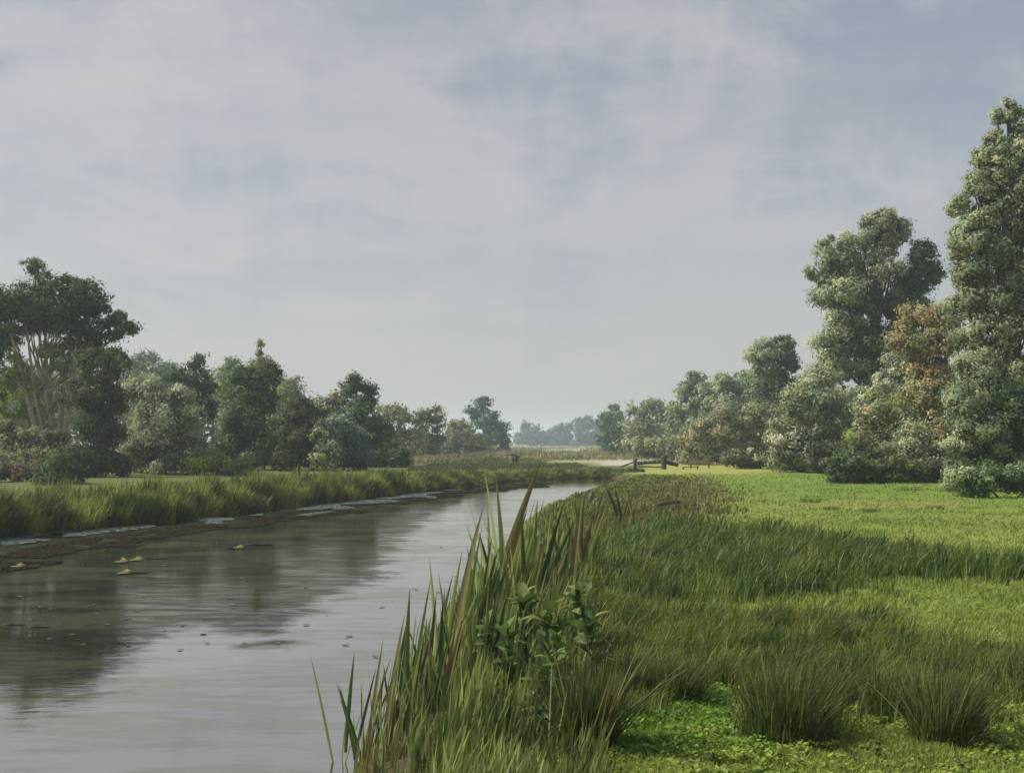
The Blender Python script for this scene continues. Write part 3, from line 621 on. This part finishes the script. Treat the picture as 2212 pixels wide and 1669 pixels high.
C = mixc((.075, .105, .032), (.270, .310, .075), np.clip(t * 1.5 - .3 + .25 * vnoise(X, Y, .9, 57), 0, 1))
br_ = R.uniform(0, 1, nn) < .16
C = np.where(br_[:, None], np.array([.16, .135, .07]), C) * R.uniform(.6, 1.35, (nn, 1))
H = np.where(br_, H * .6, H)
ln = R.normal(0, .17, (nn, 2)) + [.10, 0] + .14 * vnoise(X, Y, 1.7, 58)[:, None] * [1, 0]
acc.add(*blade_faces(np.stack([X, Y, Z], 1), H, 1.2 * PXM * Y + .004, ln, R.uniform(0, .12, nn), C))
tag_stuff('bank_reeds', acc, M_GRASS, 'yellow-green reeds fringing the far river bank', 'reeds')

# reeds and rough grass on the spit closing the river, and low growth on the flats
acc = Acc(); n = 26000
X = R.uniform(-8, 14, n); Y = R.uniform(79, 112, n)
ok = on_land(X, Y, .1) & (sdist(X, Y, pool) > .5) & (X + 2.5 * vnoise(X, Y, 6, 66) < 9.5 - (Y - 79) * .05) & (R.uniform(0, 1, n) < sstep(112, 92, Y)) & ~((X > 6.5) & (Y > 87)); X, Y = X[ok], Y[ok]; Z = ground_z(X, Y); nn = len(X)
H = R.uniform(.12, .34, nn) * np.where(Y < 84, 1.1, .7)
C = mixc((.075, .105, .040), (.150, .160, .075), np.clip(vnoise(X, Y, 6, 61) * .6 + .4, 0, 1)) * R.uniform(.6, 1.3, (nn, 1))
acc.add(*blade_faces(np.stack([X, Y, Z], 1), H, 1.4 * PXM * Y, R.normal(0, .06, (nn, 2)), .05, C))
n = 26000
X, Y = screen_points(n, 860, 1560, 966, 1010); ok = (sdist(X, Y, pool) > 6) & (sdist(X, Y, pond) > 2) & (Y > 105); X, Y = X[ok], Y[ok]; Z = ground_z(X, Y); nn = len(X)
H = R.uniform(.2, .6, nn) * np.clip(vnoise(X, Y, 25, 64) + .6, .25, 1.6)
C = mixc((.30, .25, .155), (.13, .16, .07), np.clip(vnoise(X, Y, 30, 62) * .8 + .45, 0, 1)) * R.uniform(.7, 1.25, (nn, 1))
acc.add(*blade_faces(np.stack([X, Y, Z], 1), H, 1.5 * PXM * Y, R.normal(0, .1, (nn, 2)), .05, C))
tag_stuff('rough_grass', acc, M_GRASS, 'rough pale and green grass on the flats beyond the river', 'grass')

# right bank: reed bed from the foreground into the distance
acc = Acc(); n = 26000
Yv = 6.6 + (72 - 6.6) * R.uniform(0, 1, n) ** 2.1
xr = np.interp(Yv, RB[:, 1], RB[:, 0])
off = R.uniform(-.45, 1, n) ; off = np.where(off < 0, R.uniform(-.28, .3, n), R.uniform(0, 1, n) * (1.5 + .03 * Yv))
X = xr + off; Y = Yv
nn = n; Z = np.maximum(ground_z(X, Y), WZ - .12)
prof = np.interp(Y, [8, 9, 10.5, 12, 14, 16, 19, 25, 40, 72], [.42, .52, .72, .92, .95, .78, .50, .32, .22, .18])
H = prof * R.uniform(.35, 1.1, nn) * (1 + .25 * vnoise(X, Y, 1.3, 71)).clip(.5, 1.4)
H *= np.interp(off, [-.3, .05, .5, 1.4, 3], [.5, .55, 1.0, .8, .45]); keepr = (off > .30 + .25 * (Y < 12)) | ((vnoise(X, Y, .5, 77) > .25) & (R.uniform(0, 1, nn) < .6))
t = np.clip(vnoise(X, Y, 1.3, 72) * .8 + .5, 0, 1)
C = mixc((.070, .105, .030), (.230, .260, .090), t)
bw = R.uniform(0, 1, nn) < np.interp(off, [0, .5, 1], [.55, .25, .15])
C = np.where(((off < .55) & (Y > 27))[:, None], mixc((.36, .33, .17), (.20, .22, .08), R.uniform(0, 1, nn)), C)
C = np.where(bw[:, None], np.array([.115, .085, .042]), C) * R.uniform(.6, 1.35, (nn, 1))
H = np.where(bw, H * .5, H)
ln = (R.normal(0, .12, (nn, 2)) + [.13, 0]) * (H / 1.0)[:, None]
kk = keepr; acc.add(*blade_faces(np.stack([X, Y, Z], 1)[kk], H[kk], (np.maximum(1.3 * PXM * Y, .020) * R.uniform(.7, 1.9, nn))[kk], ln[kk], R.uniform(0, .12, kk.sum()), C[kk]))
tag_stuff('reed_bed', acc, M_GRASS, 'dense green and brown reed bed along the near bank', 'reeds')

# tall individual clumps of the foreground reeds: every blade its own part
def blade_mesh(L, wd, lean, curve, col, seg=7):
    a = Acc(); V = []
    for i in range(seg):
        t = i / (seg - 1); w_ = wd * (.75 + .6 * math.sin(min(t * 2.2, 1.57))) * (1 - t ** 2.2) * .5 + .0008
        x = lean * t * L + curve * L * t * t; z = L * t * (1 - .12 * abs(curve) * t)
        V += [[x - w_, 0, z], [x, w_ * .5, z], [x + w_, 0, z]]
    I = []
    for i in range(seg - 1):
        for j_ in (0, 1): I += [i*3 + j_, i*3 + j_ + 1, (i+1)*3 + j_ + 1, (i+1)*3 + j_]
    a.add(V, [4] * ((seg - 1) * 2), I, col); return a.mesh('blade', M_GRASS, True)
RC = [(.13, .19, .055), (.21, .26, .085), (.065, .10, .035), (.26, .30, .12), (.040, .060, .028), (.15, .135, .062)]
BL = [blade_mesh(1.0, .034 + .011 * (i % 3), .03 + .05 * (i % 4), .02 + .07 * ((i * 7) % 5) / 4, RC[i % 6]) for i in range(18)]
# (foot x, foot depth Y, top y, blades, label)
CL = [(785, 9.0, 1395, 10, 'lone short reed tuft standing furthest out in the water'),
      (850, 9.4, 1340, 11, 'reed clump with bent pale blade, second out from the bank'),
      (893, 9.8, 1290, 12, 'slim dark-tipped reed clump over open water'),
      (940, 10.2, 1235, 12, 'reed clump with a dark upright blade and brown foot'),
      (975, 10.8, 1215, 10, 'light green leaning reeds between two darker clumps'),
      (1008, 11.5, 1165, 14, 'dark straight double-spiked reed clump against the grey water'),
      (1040, 12.0, 1112, 14, 'thin reed clump with one dark blade leaning right'),
      (1088, 13.5, 1015, 12, 'tallest reed clump, reaching up to the far bank'),
      (1120, 13.0, 1070, 16, 'broad light green reed clump right of the tallest reeds'),
      (1165, 14.5, 1130, 14, 'pale yellow-green reeds in front of the sandy water edge'),
      (1205, 15.5, 1085, 12, 'long slanting reeds crossing the sandy water edge'),
      (1255, 18.0, 1060, 12, 'narrow slanting reed spray beside the broken stakes'),
      (1060, 10.0, 1260, 18, 'dense mid-green reeds above the dock leaves'),
      (990, 9.2, 1400, 16, 'brown-footed reed clump beside the dock leaves'),
      (920, 8.6, 1500, 14, 'low brown reed clump at the bottom picture edge'),
      (860, 8.3, 1545, 12, 'dark drowned reed clump near the bottom edge over the water'),
      (826, 8.8, 1400, 12, 'short green and brown reed clump directly behind the lone tuft'),
      (905, 9.0, 1420, 13, 'yellowish reed clump with water showing between its blades'),
      (955, 9.4, 1330, 12, 'reeds with a rusty brown blade at half height'),
      (1030, 10.6, 1230, 13, 'grassy clump filling the gap behind the double-spiked one'),
      (885, 7.9, 1560, 12, 'yellow blade crossing brown stems at the bottom edge'),
      (808, 8.0, 1500, 11, 'dark thin reeds nearest the bottom left of the reed bed'),
      (1145, 12.0, 1180, 14, 'broad-bladed green clump leaning towards the meadow'),
      (1155, 7.9, 1440, 13, 'olive reeds growing through the front of the dock plants'),
      (1222, 8.4, 1425, 12, 'brown-green reeds at the meadow side of the dock plants'),
      (1340, 30.0, 1045, 12, 'small reed spray where the bank meets the far water')]
GRP = 'tall reed clumps on the near bank'
for fx, fy, ty, nb, lab in CL:
    p = at(fx, 1200, fy); tz = at(fx, ty, fy)[2]
    g0 = max(gz1(p[0], fy), WZ - .1)
    root = empty('reed_clump', (p[0], fy, g0), lab, 'reeds', GRP)
    Ht = tz - g0
    for b in range(int(nb * 1.25)):
        o = link('blade', BL[R.integers(0, len(BL))], root, (R.normal(0, .12), R.normal(0, .12), -.02))
        h_ = Ht * (1.15 if b == 0 else R.uniform(.45, 1.02)); s_ = (fy / 11) ** .5
        o.scale = (h_ * .8 * s_, h_ * .8, h_); o.rotation_euler = (R.normal(0, .08), R.normal(.07, .11), R.choice([0, 0, 0, math.pi]) + R.normal(0, .5))

# ------------------------------------------------------------------ broad-leaved docks in the reeds
def dock_leaf(L, wd, col):
    a = Acc(); V = []; seg = 7
    for i in range(seg):
        t = i / (seg - 1); w_ = wd * math.sin(math.pi * min(.97, t * .9 + .06)) ** .8 * (1 + .1 * math.sin(i * 2.3))
        r_ = L * (t * .9); z = L * (.55 * t - .55 * t * t); V += [[r_, -w_, z + .12 * w_], [r_, 0, z - .04 * L], [r_, w_, z + .1 * w_]]
    I = []
    for i in range(seg - 1):
        for j_ in (0, 1): I += [i*3 + j_, i*3 + j_ + 1, (i+1)*3 + j_ + 1, (i+1)*3 + j_]
    a.add(V, [4] * ((seg - 1) * 2), I, col); return a.mesh('leaf', M_LEAF, True)
DL = [dock_leaf(.23, .052, c) for c in ((.120, .185, .060), (.165, .225, .080), (.080, .130, .048), (.190, .230, .090))]
for fx, fy, sc_, lab in ((1185, 9.6, 1.3, 'large dark dock plant amid the foreground reeds'),
                         (1250, 11.0, 1.3, 'bluish green dock plant on the meadow side of the reeds'),
                         (1095, 9.4, 1.05, 'small dock plant beside the brown reed clump'),
                         (1165, 8.2, .9, 'low dark dock plant at the bottom of the reed bed'),
                         (1130, 10.6, 1.3, 'upright dock plant half hidden behind the largest one'),
                         (1200, 8.9, 1.0, 'spreading dock plant between the largest and the lowest ones'),
                         (1275, 9.8, 1.1, 'outermost dock plant at the edge of the long grass'),
                         (1055, 10.0, 1.0, 'dock plant nearest the water among brown reeds')):
    p = at(fx, 1400, fy); g0 = gz1(p[0], fy)
    root = empty('dock_plant', (p[0], fy, g0), lab, 'plant', 'dock plants in the reed bed')
    st = Acc(); hh_ = .58 * sc_
    tube(st, [(0, 0, -.05), (.02, 0, hh_ * .5), (.0, .01, hh_)], [.012, .009, .004], (.09, .08, .035), 6)
    link('stem', st.mesh('stem', M_LEAF, True), root)
    for b in range(44):
        o = link('leaf', DL[R.integers(0, 4)], root, (0, 0, R.uniform(.05, 1) * hh_))
        o.rotation_euler = (R.normal(0, .4), -R.uniform(-.1, 1.15), R.uniform(0, 6.28)); q_ = sc_ * R.uniform(.45, 1.05); o.scale = (q_, q_, q_)

# ------------------------------------------------------------------ rush tussocks on the meadow
TR = 'dark rush tussocks in the meadow'
tb = [blade_mesh(1.0, .011, .05 + .05 * (i % 4), .06 + .10 * (i % 3), c, 6) for i, c in enumerate([(.045, .066, .026), (.065, .095, .032), (.10, .125, .038), (.20, .18, .075), (.055, .085, .034), (.14, .155, .05)] * 2)]
def tussock(fx, by, wpx, hpx, nb, lab):
    lnx = R.uniform(-.05, .35); wpx *= 1.15
    Yt = depth(by); sc_ = Yt / F; p = at(fx, by, Yt); g0 = gz1(p[0], Yt)
    root = empty('rush_tussock', (p[0], Yt, g0), lab, 'rushes', TR)
    rw, H_ = wpx * sc_ * .5, hpx * sc_
    for b in range(nb):
        a = R.uniform(0, 6.28); r_ = rw * .62 * math.sqrt(R.uniform(0, 1))
        o = link('blade', tb[R.integers(0, len(tb))], root, (r_ * math.cos(a), r_ * math.sin(a) * .7, -.02))
        h_ = H_ * R.uniform(.35, 1.25); o.scale = (h_, h_ * 1.2, h_)
        o.rotation_euler = (R.normal(0, .12), R.uniform(0, .5), math.atan2(math.sin(a) * .7, math.cos(a)) * .8 + R.normal(0, .5))
    # the fine filling between the larger blades
    n_ = nb * 9; a = R.uniform(0, 6.28, n_); r_ = rw * .8 * np.sqrt(R.uniform(0, 1, n_))
    P = np.stack([r_ * np.cos(a), r_ * np.sin(a) * .8, np.full(n_, -.02)], 1)
    C = mixc((.050, .078, .026), (.150, .165, .050), R.uniform(0, 1, n_) ** 1.3) * R.uniform(.7, 1.3, (n_, 1))
    ac = Acc(); ac.add(*blade_faces(P, H_ * R.uniform(.25, 1.05, n_), .010, np.stack([P[:, 0], P[:, 1]], 1) * .55 + R.normal(0, .10, (n_, 2)) + [lnx * H_, 0], R.uniform(0, .2, n_), C))
    tag(link('fine_blades', ac.mesh('fine_blades', M_GRASS), root), kind='stuff')
tussock(1700, 1585, 175, 190, 120, 'largest dark rush tussock in the middle of the near meadow')
tussock(2035, 1590, 130, 190, 90, 'upright tussock spreading like a fan near the right edge')
tussock(1920, 1535, 110, 130, 70, 'smaller drooping tussock left of the fan-shaped one')
tussock(1465, 1505, 90, 115, 60, 'squat dark tussock above the vivid green patch')
tussock(1265, 1610, 130, 230, 110, 'tall dark tussock joining the reed bed to the vivid green patch')
tussock(1570, 1470, 90, 90, 50, 'small olive tussock between the squat one and the largest one')
tussock(1790, 1500, 110, 110, 60, 'round dark tussock just behind the largest one')
tussock(2180, 1490, 90, 110, 50, 'dark leafy tussock cut by the right picture edge')
for fx, by, w_, lab in ((1752, 1083, 50, 'low dark tuft in the bright far meadow'), (1795, 1096, 34, 'small tuft just below the low dark tuft of the far meadow'), (1880, 1108, 40, 'faint tuft above the dark swathe in the far meadow'), (1965, 1058, 70, 'dark grass heap along the wood edge of the far meadow'), (2065, 1062, 60, 'dark grass heap nearest the tallest poplar'), (2020, 1098, 40, 'small tuft between the swathe and the wood edge')):
    tussock(fx, by, w_, 15, 26, lab)
tussock(1390, 1500, 60, 110, 45, 'narrow upright tussock beside the reed bed')

# ------------------------------------------------------------------ small weeds at the front of the meadow
SL = [dock_leaf(.10, .022, c) for c in ((.045, .075, .03), (.06, .10, .035))]
for i, (fx, by, h_, lab) in enumerate([
        (1760, 1575, .16, 'little round-headed weed right of the largest tussock'),
        (1400, 1640, .16, 'dark sprig with curled leaves near the bottom edge of the vivid patch'),
        (1345, 1635, .12, 'small dark weed left of the curled sprig'),
        (1455, 1628, .13, 'low weed with drooping leaves right of the curled sprig'),
        (1430, 1545, .10, 'left sprig of the small upright row on the vivid green patch'),
        (1465, 1548, .10, 'right sprig of the small upright row on the vivid green patch'),
        (1845, 1640, .15, 'bent weed in the yellow-green grass left of the fan tussock foot'),
        (1890, 1625, .12, 'small grey-green weed under the drooping tussock'),
        (2120, 1580, .26, 'arching thin-stemmed weed right of the fan-shaped tussock'),
        (2160, 1620, .20, 'lower curved weed beneath the arching one'),
        (2195, 1570, .18, 'dark weed touching the right picture edge'),
        (1545, 1640, .12, 'single small weed in plain grass at the bottom edge'),
        (2080, 1650, .12, 'flat dark weed at the bottom edge near the right corner')]):
    Yt = depth(by); p = at(fx, by, Yt); g0 = gz1(p[0], Yt)
    root = empty('weed_sprig', (p[0], Yt, g0), lab, 'weed', 'small weeds in the front grass')
    a = Acc(); bx = R.choice([-1, 1]) * h_ * .4
    tube(a, [(0, 0, -.02), (bx * .2, 0, h_ * .6), (bx * .6, 0, h_ * .98), (bx, 0, h_ * .9)], [.006, .005, .004, .003], (.05, .06, .03), 5)
    link('stem', a.mesh('stem', M_LEAF, True), root)
    for b in range(6):
        t = R.uniform(.1, 1); o = link('leaf', SL[b % 2], root, (bx * t * t, 0, h_ * t * .95))
        o.rotation_euler = (R.normal(0, .3), -R.uniform(-.6, .4), R.uniform(0, 6.28)); q_ = R.uniform(.6, 1.2) * (h_ / .16) ** .5; o.scale = (q_, q_, q_)

# ------------------------------------------------------------------ floating plants
def pads(name, acc_pts, rad, cols, lab, cat, lift=.012, tilt=.06, mt=None):
    a = Acc(); n_ = len(acc_pts); m_ = 8
    ph = np.linspace(.25, 2 * math.pi - .05, m_)
    rot = R.uniform(0, 6.28, n_)[:, None] + ph[None]
    V = np.zeros((n_, m_ + 1, 3)); rr = rad[:, None] * R.uniform(.85, 1.1, (n_, m_))
    tx, ty = R.normal(0, tilt, (2, n_, 1))
    V[:, 1:, 0] = acc_pts[:, 0:1] + rr * np.cos(rot); V[:, 1:, 1] = acc_pts[:, 1:2] + rr * np.sin(rot)
    V[:, 1:, 2] = WZ + lift + tx * rr * np.cos(rot) + np.abs(ty * rr * np.sin(rot)) + R.uniform(0, .01, (n_, m_))
    V[:, 0, :2] = acc_pts[:, :2]; V[:, 0, 2] = WZ + lift
    tri = np.stack([np.zeros(m_ - 1, int), np.arange(1, m_), np.arange(2, m_ + 1)], 1).ravel()
    idx = (np.arange(n_)[:, None] * (m_ + 1) + tri[None]).ravel()
    a.add(V.reshape(-1, 3), np.full(n_ * (m_ - 1), 3), idx, np.repeat(cols, m_ + 1, axis=0))
    return tag(link(name, a.mesh(name, mt or M_PAD)), lab, cat, kind='stuff')

def along(n_, y0, y1, o0, o1):
    Yv = R.uniform(y0, y1, n_); X = np.interp(Yv, LB[:, 1], LB[:, 0]) + R.uniform(o0, o1, n_); return X, Yv
X, Y = along(26000, 17, 66, .1, 3.6)
dd = X - np.interp(Y, LB[:, 1], LB[:, 0])
keep = vnoise(X * .9, Y * .45, 3.2, 81) > (-.05 + .9 * sstep(1.5, 3.0, dd) + .6 * sstep(48, 66, Y)); X, Y = X[keep], Y[keep]
pads('water_lily_pads', np.stack([X, Y], 1), R.uniform(.07, .15, len(X)), mixc((.070, .100, .085), (.135, .165, .14), R.uniform(0, 1, len(X))), 'blue-grey lily pads floating along the reeds of the far bank', 'lily pads')
X, Y = along(75000, 16, 70, 1.0, 6.4); dd = X - np.interp(Y, LB[:, 1], LB[:, 0])
cen = 3.9 - .025 * (Y - 20) + .6 * vnoise(Y, Y * 0, 11, 83)
keep = (np.abs(dd - cen) < .95 + .8 * vnoise(X * .5, Y * .5, 3, 84)) & (vnoise(X, Y, 2.0, 85) > -.5); X, Y = X[keep], Y[keep]
pads('floating_weed', np.stack([X, Y], 1), R.uniform(.025, .075, len(X)), mixc((.020, .018, .012), (.040, .035, .022), R.uniform(0, 1, len(X))), 'dark brown rotting weed mat beyond the lily pads', 'water weed', lift=.010, tilt=.05, mt=M_MUD)
X, Y = screen_points(7000, -60, 1000, 1170, 1420, WZ)
keep = (R.uniform(0, 1, len(X)) < .010) & (sdist(X, Y, RIV) < -.5); X, Y = X[keep], Y[keep]
pads('scattered_pads', np.stack([X, Y], 1), R.uniform(.02, .06, len(X)), mixc((.06, .07, .05), (.16, .18, .12), R.uniform(0, 1, len(X)) ** 2), 'sparse small floating leaves drifting on the open water', 'floating leaves', lift=.006, tilt=.02)

# yellow water lilies near the left edge
for fx, by, lab in ((45, 1222, 'yellow water lily nearest the left picture edge'), (268, 1212, 'larger yellow water lily at the end of the brown weed mat'), (300, 1208, 'pale yellow water lily touching the larger one'), (275, 1236, 'yellow water lily floating below the brown weed mat'), (520, 1182, 'small yellow water lily amid dark floating twigs')):
    Yt = depth(by, WZ); p = at(fx, by, Yt)
    root = empty('water_lily', (p[0], Yt, WZ + .02), lab, 'flower', 'yellow water lilies')
    a = Acc(); n_ = 14; an = np.arange(n_) * 2.4; r_ = np.linspace(.03, .12, n_)
    P = np.stack([r_ * np.cos(an), r_ * np.sin(an), .12 - r_ * .5], 1)
    N = np.stack([np.cos(an) * .5, np.sin(an) * .5, np.ones(n_) * .8], 1); N /= np.linalg.norm(N, axis=1)[:, None]
    a.add(*leaf_faces(P, N, .07, .5, np.tile([.50, .46, .10], (n_, 1)) * R.uniform(.6, .9, (n_, 1))))
    link('petals', a.mesh('petals', M_LEAF), root); root.scale = (.62, .62, .62)
    a = Acc(); ph = np.linspace(0, 2 * math.pi, 11)[:-1]; V = np.vstack([[0, 0, 0], np.stack([.24 * np.cos(ph) - .1, .24 * np.sin(ph), ph * 0 + .004], 1)])
    a.add(V, [3] * 10, np.array([[0, 1 + i, 1 + (i + 1) % 10] for i in range(10)]).ravel(), (.13, .16, .06)); link('lily_pad', a.mesh('lily_pad', M_PAD), root)

# dark drifting twigs
for fx, by, L_, lab in ((505, 1183, .9, 'dark forked twig floating by the small yellow lily'), (560, 1175, 1.3, 'long thin dark twig drifting in mid river'), (440, 1365, .15, 'small dark floating sprig alone in the open water'), (330, 1205, 1.2, 'black waterlogged stick near the yellow lilies'), (30, 1345, .55, 'dark floating leaf strip close to the left picture edge'), (85, 1350, .5, 'angled dark leaf strip right of the one at the left edge'), (290, 1235, 1.0, 'thin submerged branch showing below the yellow lilies')):
    Yt = depth(by, WZ); p = at(fx, by, Yt)
    L_ *= .6; a = Acc(); pts = np.array([(-L_ / 2, 0, .0), (-L_ * .2, .04 * L_, .012 * L_), (L_ * .15, -.03 * L_, .01 * L_), (L_ / 2, .05 * L_, .0)])
    r0 = .006 + .020 * L_; tube(a, pts, [r0, r0 * 1.2, r0 * .9, r0 * .3], (.028, .024, .020), 6)
    if L_ > .15: tube(a, [pts[1], pts[1] + np.array([.18 * L_, .1 * L_, .08 * min(1, L_ * 1.5)])], [r0 * .7, r0 * .2], (.028, .024, .020), 5)
    o = link('floating_twig', a.mesh('floating_twig', M_BARK, True), None, (p[0], Yt, WZ + .005)); tag(o, lab, 'twig', 'dark twigs drifting on the river')

# ------------------------------------------------------------------ fence, trestle, stakes, log
AX = np.eye(3)
WOOD = (.085, .068, .045); WOOD2 = (.16, .135, .09)
def yrot(a): c_, s_ = math.cos(a), math.sin(a); return np.array([[c_, 0, s_], [0, 1, 0], [-s_, 0, c_]])
YF = 90.0; sF = YF / F
fp = at(1434, 1000, YF); f0 = np.array([fp[0], YF, gz1(fp[0], YF)])
fence = empty('wooden_fence', f0, 'weathered plank fence with a dark rounded post at the field edge beyond the river', 'fence')
def plank(parent, o0, x0, y0, x1, y1, Yd, th, name, col=WOOD, tk=.03):
    a = Acc(); A, B = at(x0, y0, Yd) - o0, at(x1, y1, Yd) - o0; c_ = (A + B) / 2; d_ = B - A; L = np.linalg.norm(d_); ang = math.atan2(d_[2], d_[0])
    m_ = 5; pts = []
    for i in range(m_): box(a, A + d_ * (i + .5) / m_ + [0, 0, R.normal(0, .006)], yrot(ang), np.array([L / m_ / 2 * 1.02, tk + .004 * (i % 2), th / 2 * R.uniform(.9, 1.08)]), np.array(col) * R.uniform(.85, 1.15))
    return link(name, a.mesh(name, M_BARK), parent)
def post(parent, o0, x, ytop, Yd, r_, name='post', col=(.055, .045, .035)):
    a = Acc(); P = at(x, ytop, Yd) - o0; g_ = gz1(P[0] + o0[0], Yd) - o0[2] - .25
    zz = np.array([g_, g_ + .35, P[2] - .25, P[2] - .08, P[2]]); pts = np.stack([np.full(5, P[0]) + R.normal(0, .01, 5), np.full(5, P[1]), zz], 1)
    tube(a, pts, np.array([1, .95, 1.0, 1.12, .5]) * r_, col, 9); return link(name, a.mesh(name, M_BARK, True), parent)
post(fence, f0, 1434, 983, YF, .24)
post(fence, f0, 1372, 990, YF, .16)
plank(fence, f0, 1377, 1000, 1428, 997, YF + .1, .30, 'plank')
plank(fence, f0, 1379, 1007.5, 1430, 1008.5, YF + .15, .11, 'rail')
plank(fence, f0, 1439, 998, 1465, 1004, YF + .1, .36, 'plank')
plank(fence, f0, 1340, 1008, 1369, 998, YF - .15, .12, 'rail')
rl = empty('fallen_rail', at(1512, 1001, 93) * [1, 1, 0], 'thin upper fence rail lying right of the plank fence', 'rail', 'loose rails by the fence')
o0 = np.array(rl.location); plank(rl, o0, 1490, 1001.5, 1534, 1001, 93, .10, 'rail'); post(rl, o0, 1531, 1000, 93.2, .06); post(rl, o0, 1492, 1001, 93.2, .06)
rl = empty('fallen_rail', at(1492, 1009, 90) * [1, 1, 0], 'thin lower rail resting in the grass right of the plank fence', 'rail', 'loose rails by the fence')
o0 = np.array(rl.location); plank(rl, o0, 1474, 1009, 1509, 1007, 91, .08, 'rail'); post(rl, o0, 1476, 1008, 91.2, .06); post(rl, o0, 1507, 1006, 91.2, .06)
tp = at(1112, 990, 104); t0 = np.array([tp[0], 104, gz1(tp[0], 104)])
tr_ = empty('wooden_trestle', t0, 'small dark wooden trestle with sloping beam on the spit beyond the river', 'trestle')
post(tr_, t0, 1108, 986, 104, .11); post(tr_, t0, 1116, 985, 104, .11)
plank(tr_, t0, 1090, 983, 1112, 982, 103.8, .10, 'beam', WOOD2); plank(tr_, t0, 1104, 981.5, 1123, 987, 103.7, .20, 'beam', (.05, .042, .035))
# broken stakes on the right bank and log
for x0, y0, x1, y1, Yd, lab in ((1260, 1100, 1281, 1062, 40, 'taller of the two broken grey stakes leaning over the water'), (1274, 1102, 1293, 1074, 40.5, 'shorter thicker broken stake beside the taller one')):
    A, B = at(x0, y0 + 12, Yd), at(x1, y1, Yd); r_ = .10
    a = Acc(); tube(a, [A - A, (B - A) * .5 + [.02, 0, 0], (B - A) * .92, (B - A)], [r_ * 1.1, r_, r_ * .9, r_ * .35], (.105, .095, .08), 9)
    o = link('broken_stake', a.mesh('broken_stake', M_BARK, True), None, A); tag(o, lab, 'stake', 'broken stakes in the near bank reeds')
A = at(1412, 1092, 36); B = at(1470, 1083, 38)
a = Acc(); tube(a, [(0, 0, 0), (B - A) * .5 + [0, 0, .03], (B - A)], [.06, .075, .05], (.12, .10, .07), 9)
tube(a, [(B - A) * .5, (B - A) * .5 + [-.25, 0, .2]], [.04, .02], (.095, .075, .05), 6)
tag(link('fallen_log', a.mesh('fallen_log', M_BARK, True), None, A), 'short brown log lying in the rough grass of the near bank', 'log')
A = at(2178, 1062, depth(1062)); B = at(2184, 1022, depth(1062))
a = Acc(); tube(a, [(0, 0, -.1), (B - A) * .5 + [.03, 0, 0], (B - A)], [.055, .05, .03], (.30, .29, .25), 8)
tag(link('pale_stake', a.mesh('pale_stake', M_BARK, True), None, A), 'thin pale grey stake at the foot of the tallest poplar', 'stake')

# ------------------------------------------------------------------ haze
hx0, hx1, hy0, hy1, hz0, hz1 = -1400, 1400, -60, 3200, -3.0, 34.0
m, k = new_mat('haze_air')
vp = k.n('ShaderNodeVolumePrincipled', i_Density=.00058); vp.inputs['Color'].default_value = (.78, .90, 1.0, 1); vp.inputs['Anisotropy'].default_value = .2
k.t.links.new(vp.outputs[0], k.n('ShaderNodeOutputMaterial').inputs['Volume'])
V = np.array([[x, y, z] for x in (hx0, hx1) for y in (hy0, hy1) for z in (hz0, hz1)], float)
hm = mesh('haze', V, [4] * 6, [0,1,3,2, 4,6,7,5, 0,4,5,1, 2,3,7,6, 0,2,6,4, 1,5,7,3], m)
tag(link('haze', hm), 'thin pale haze over the whole riverscape', 'haze', kind='stuff')
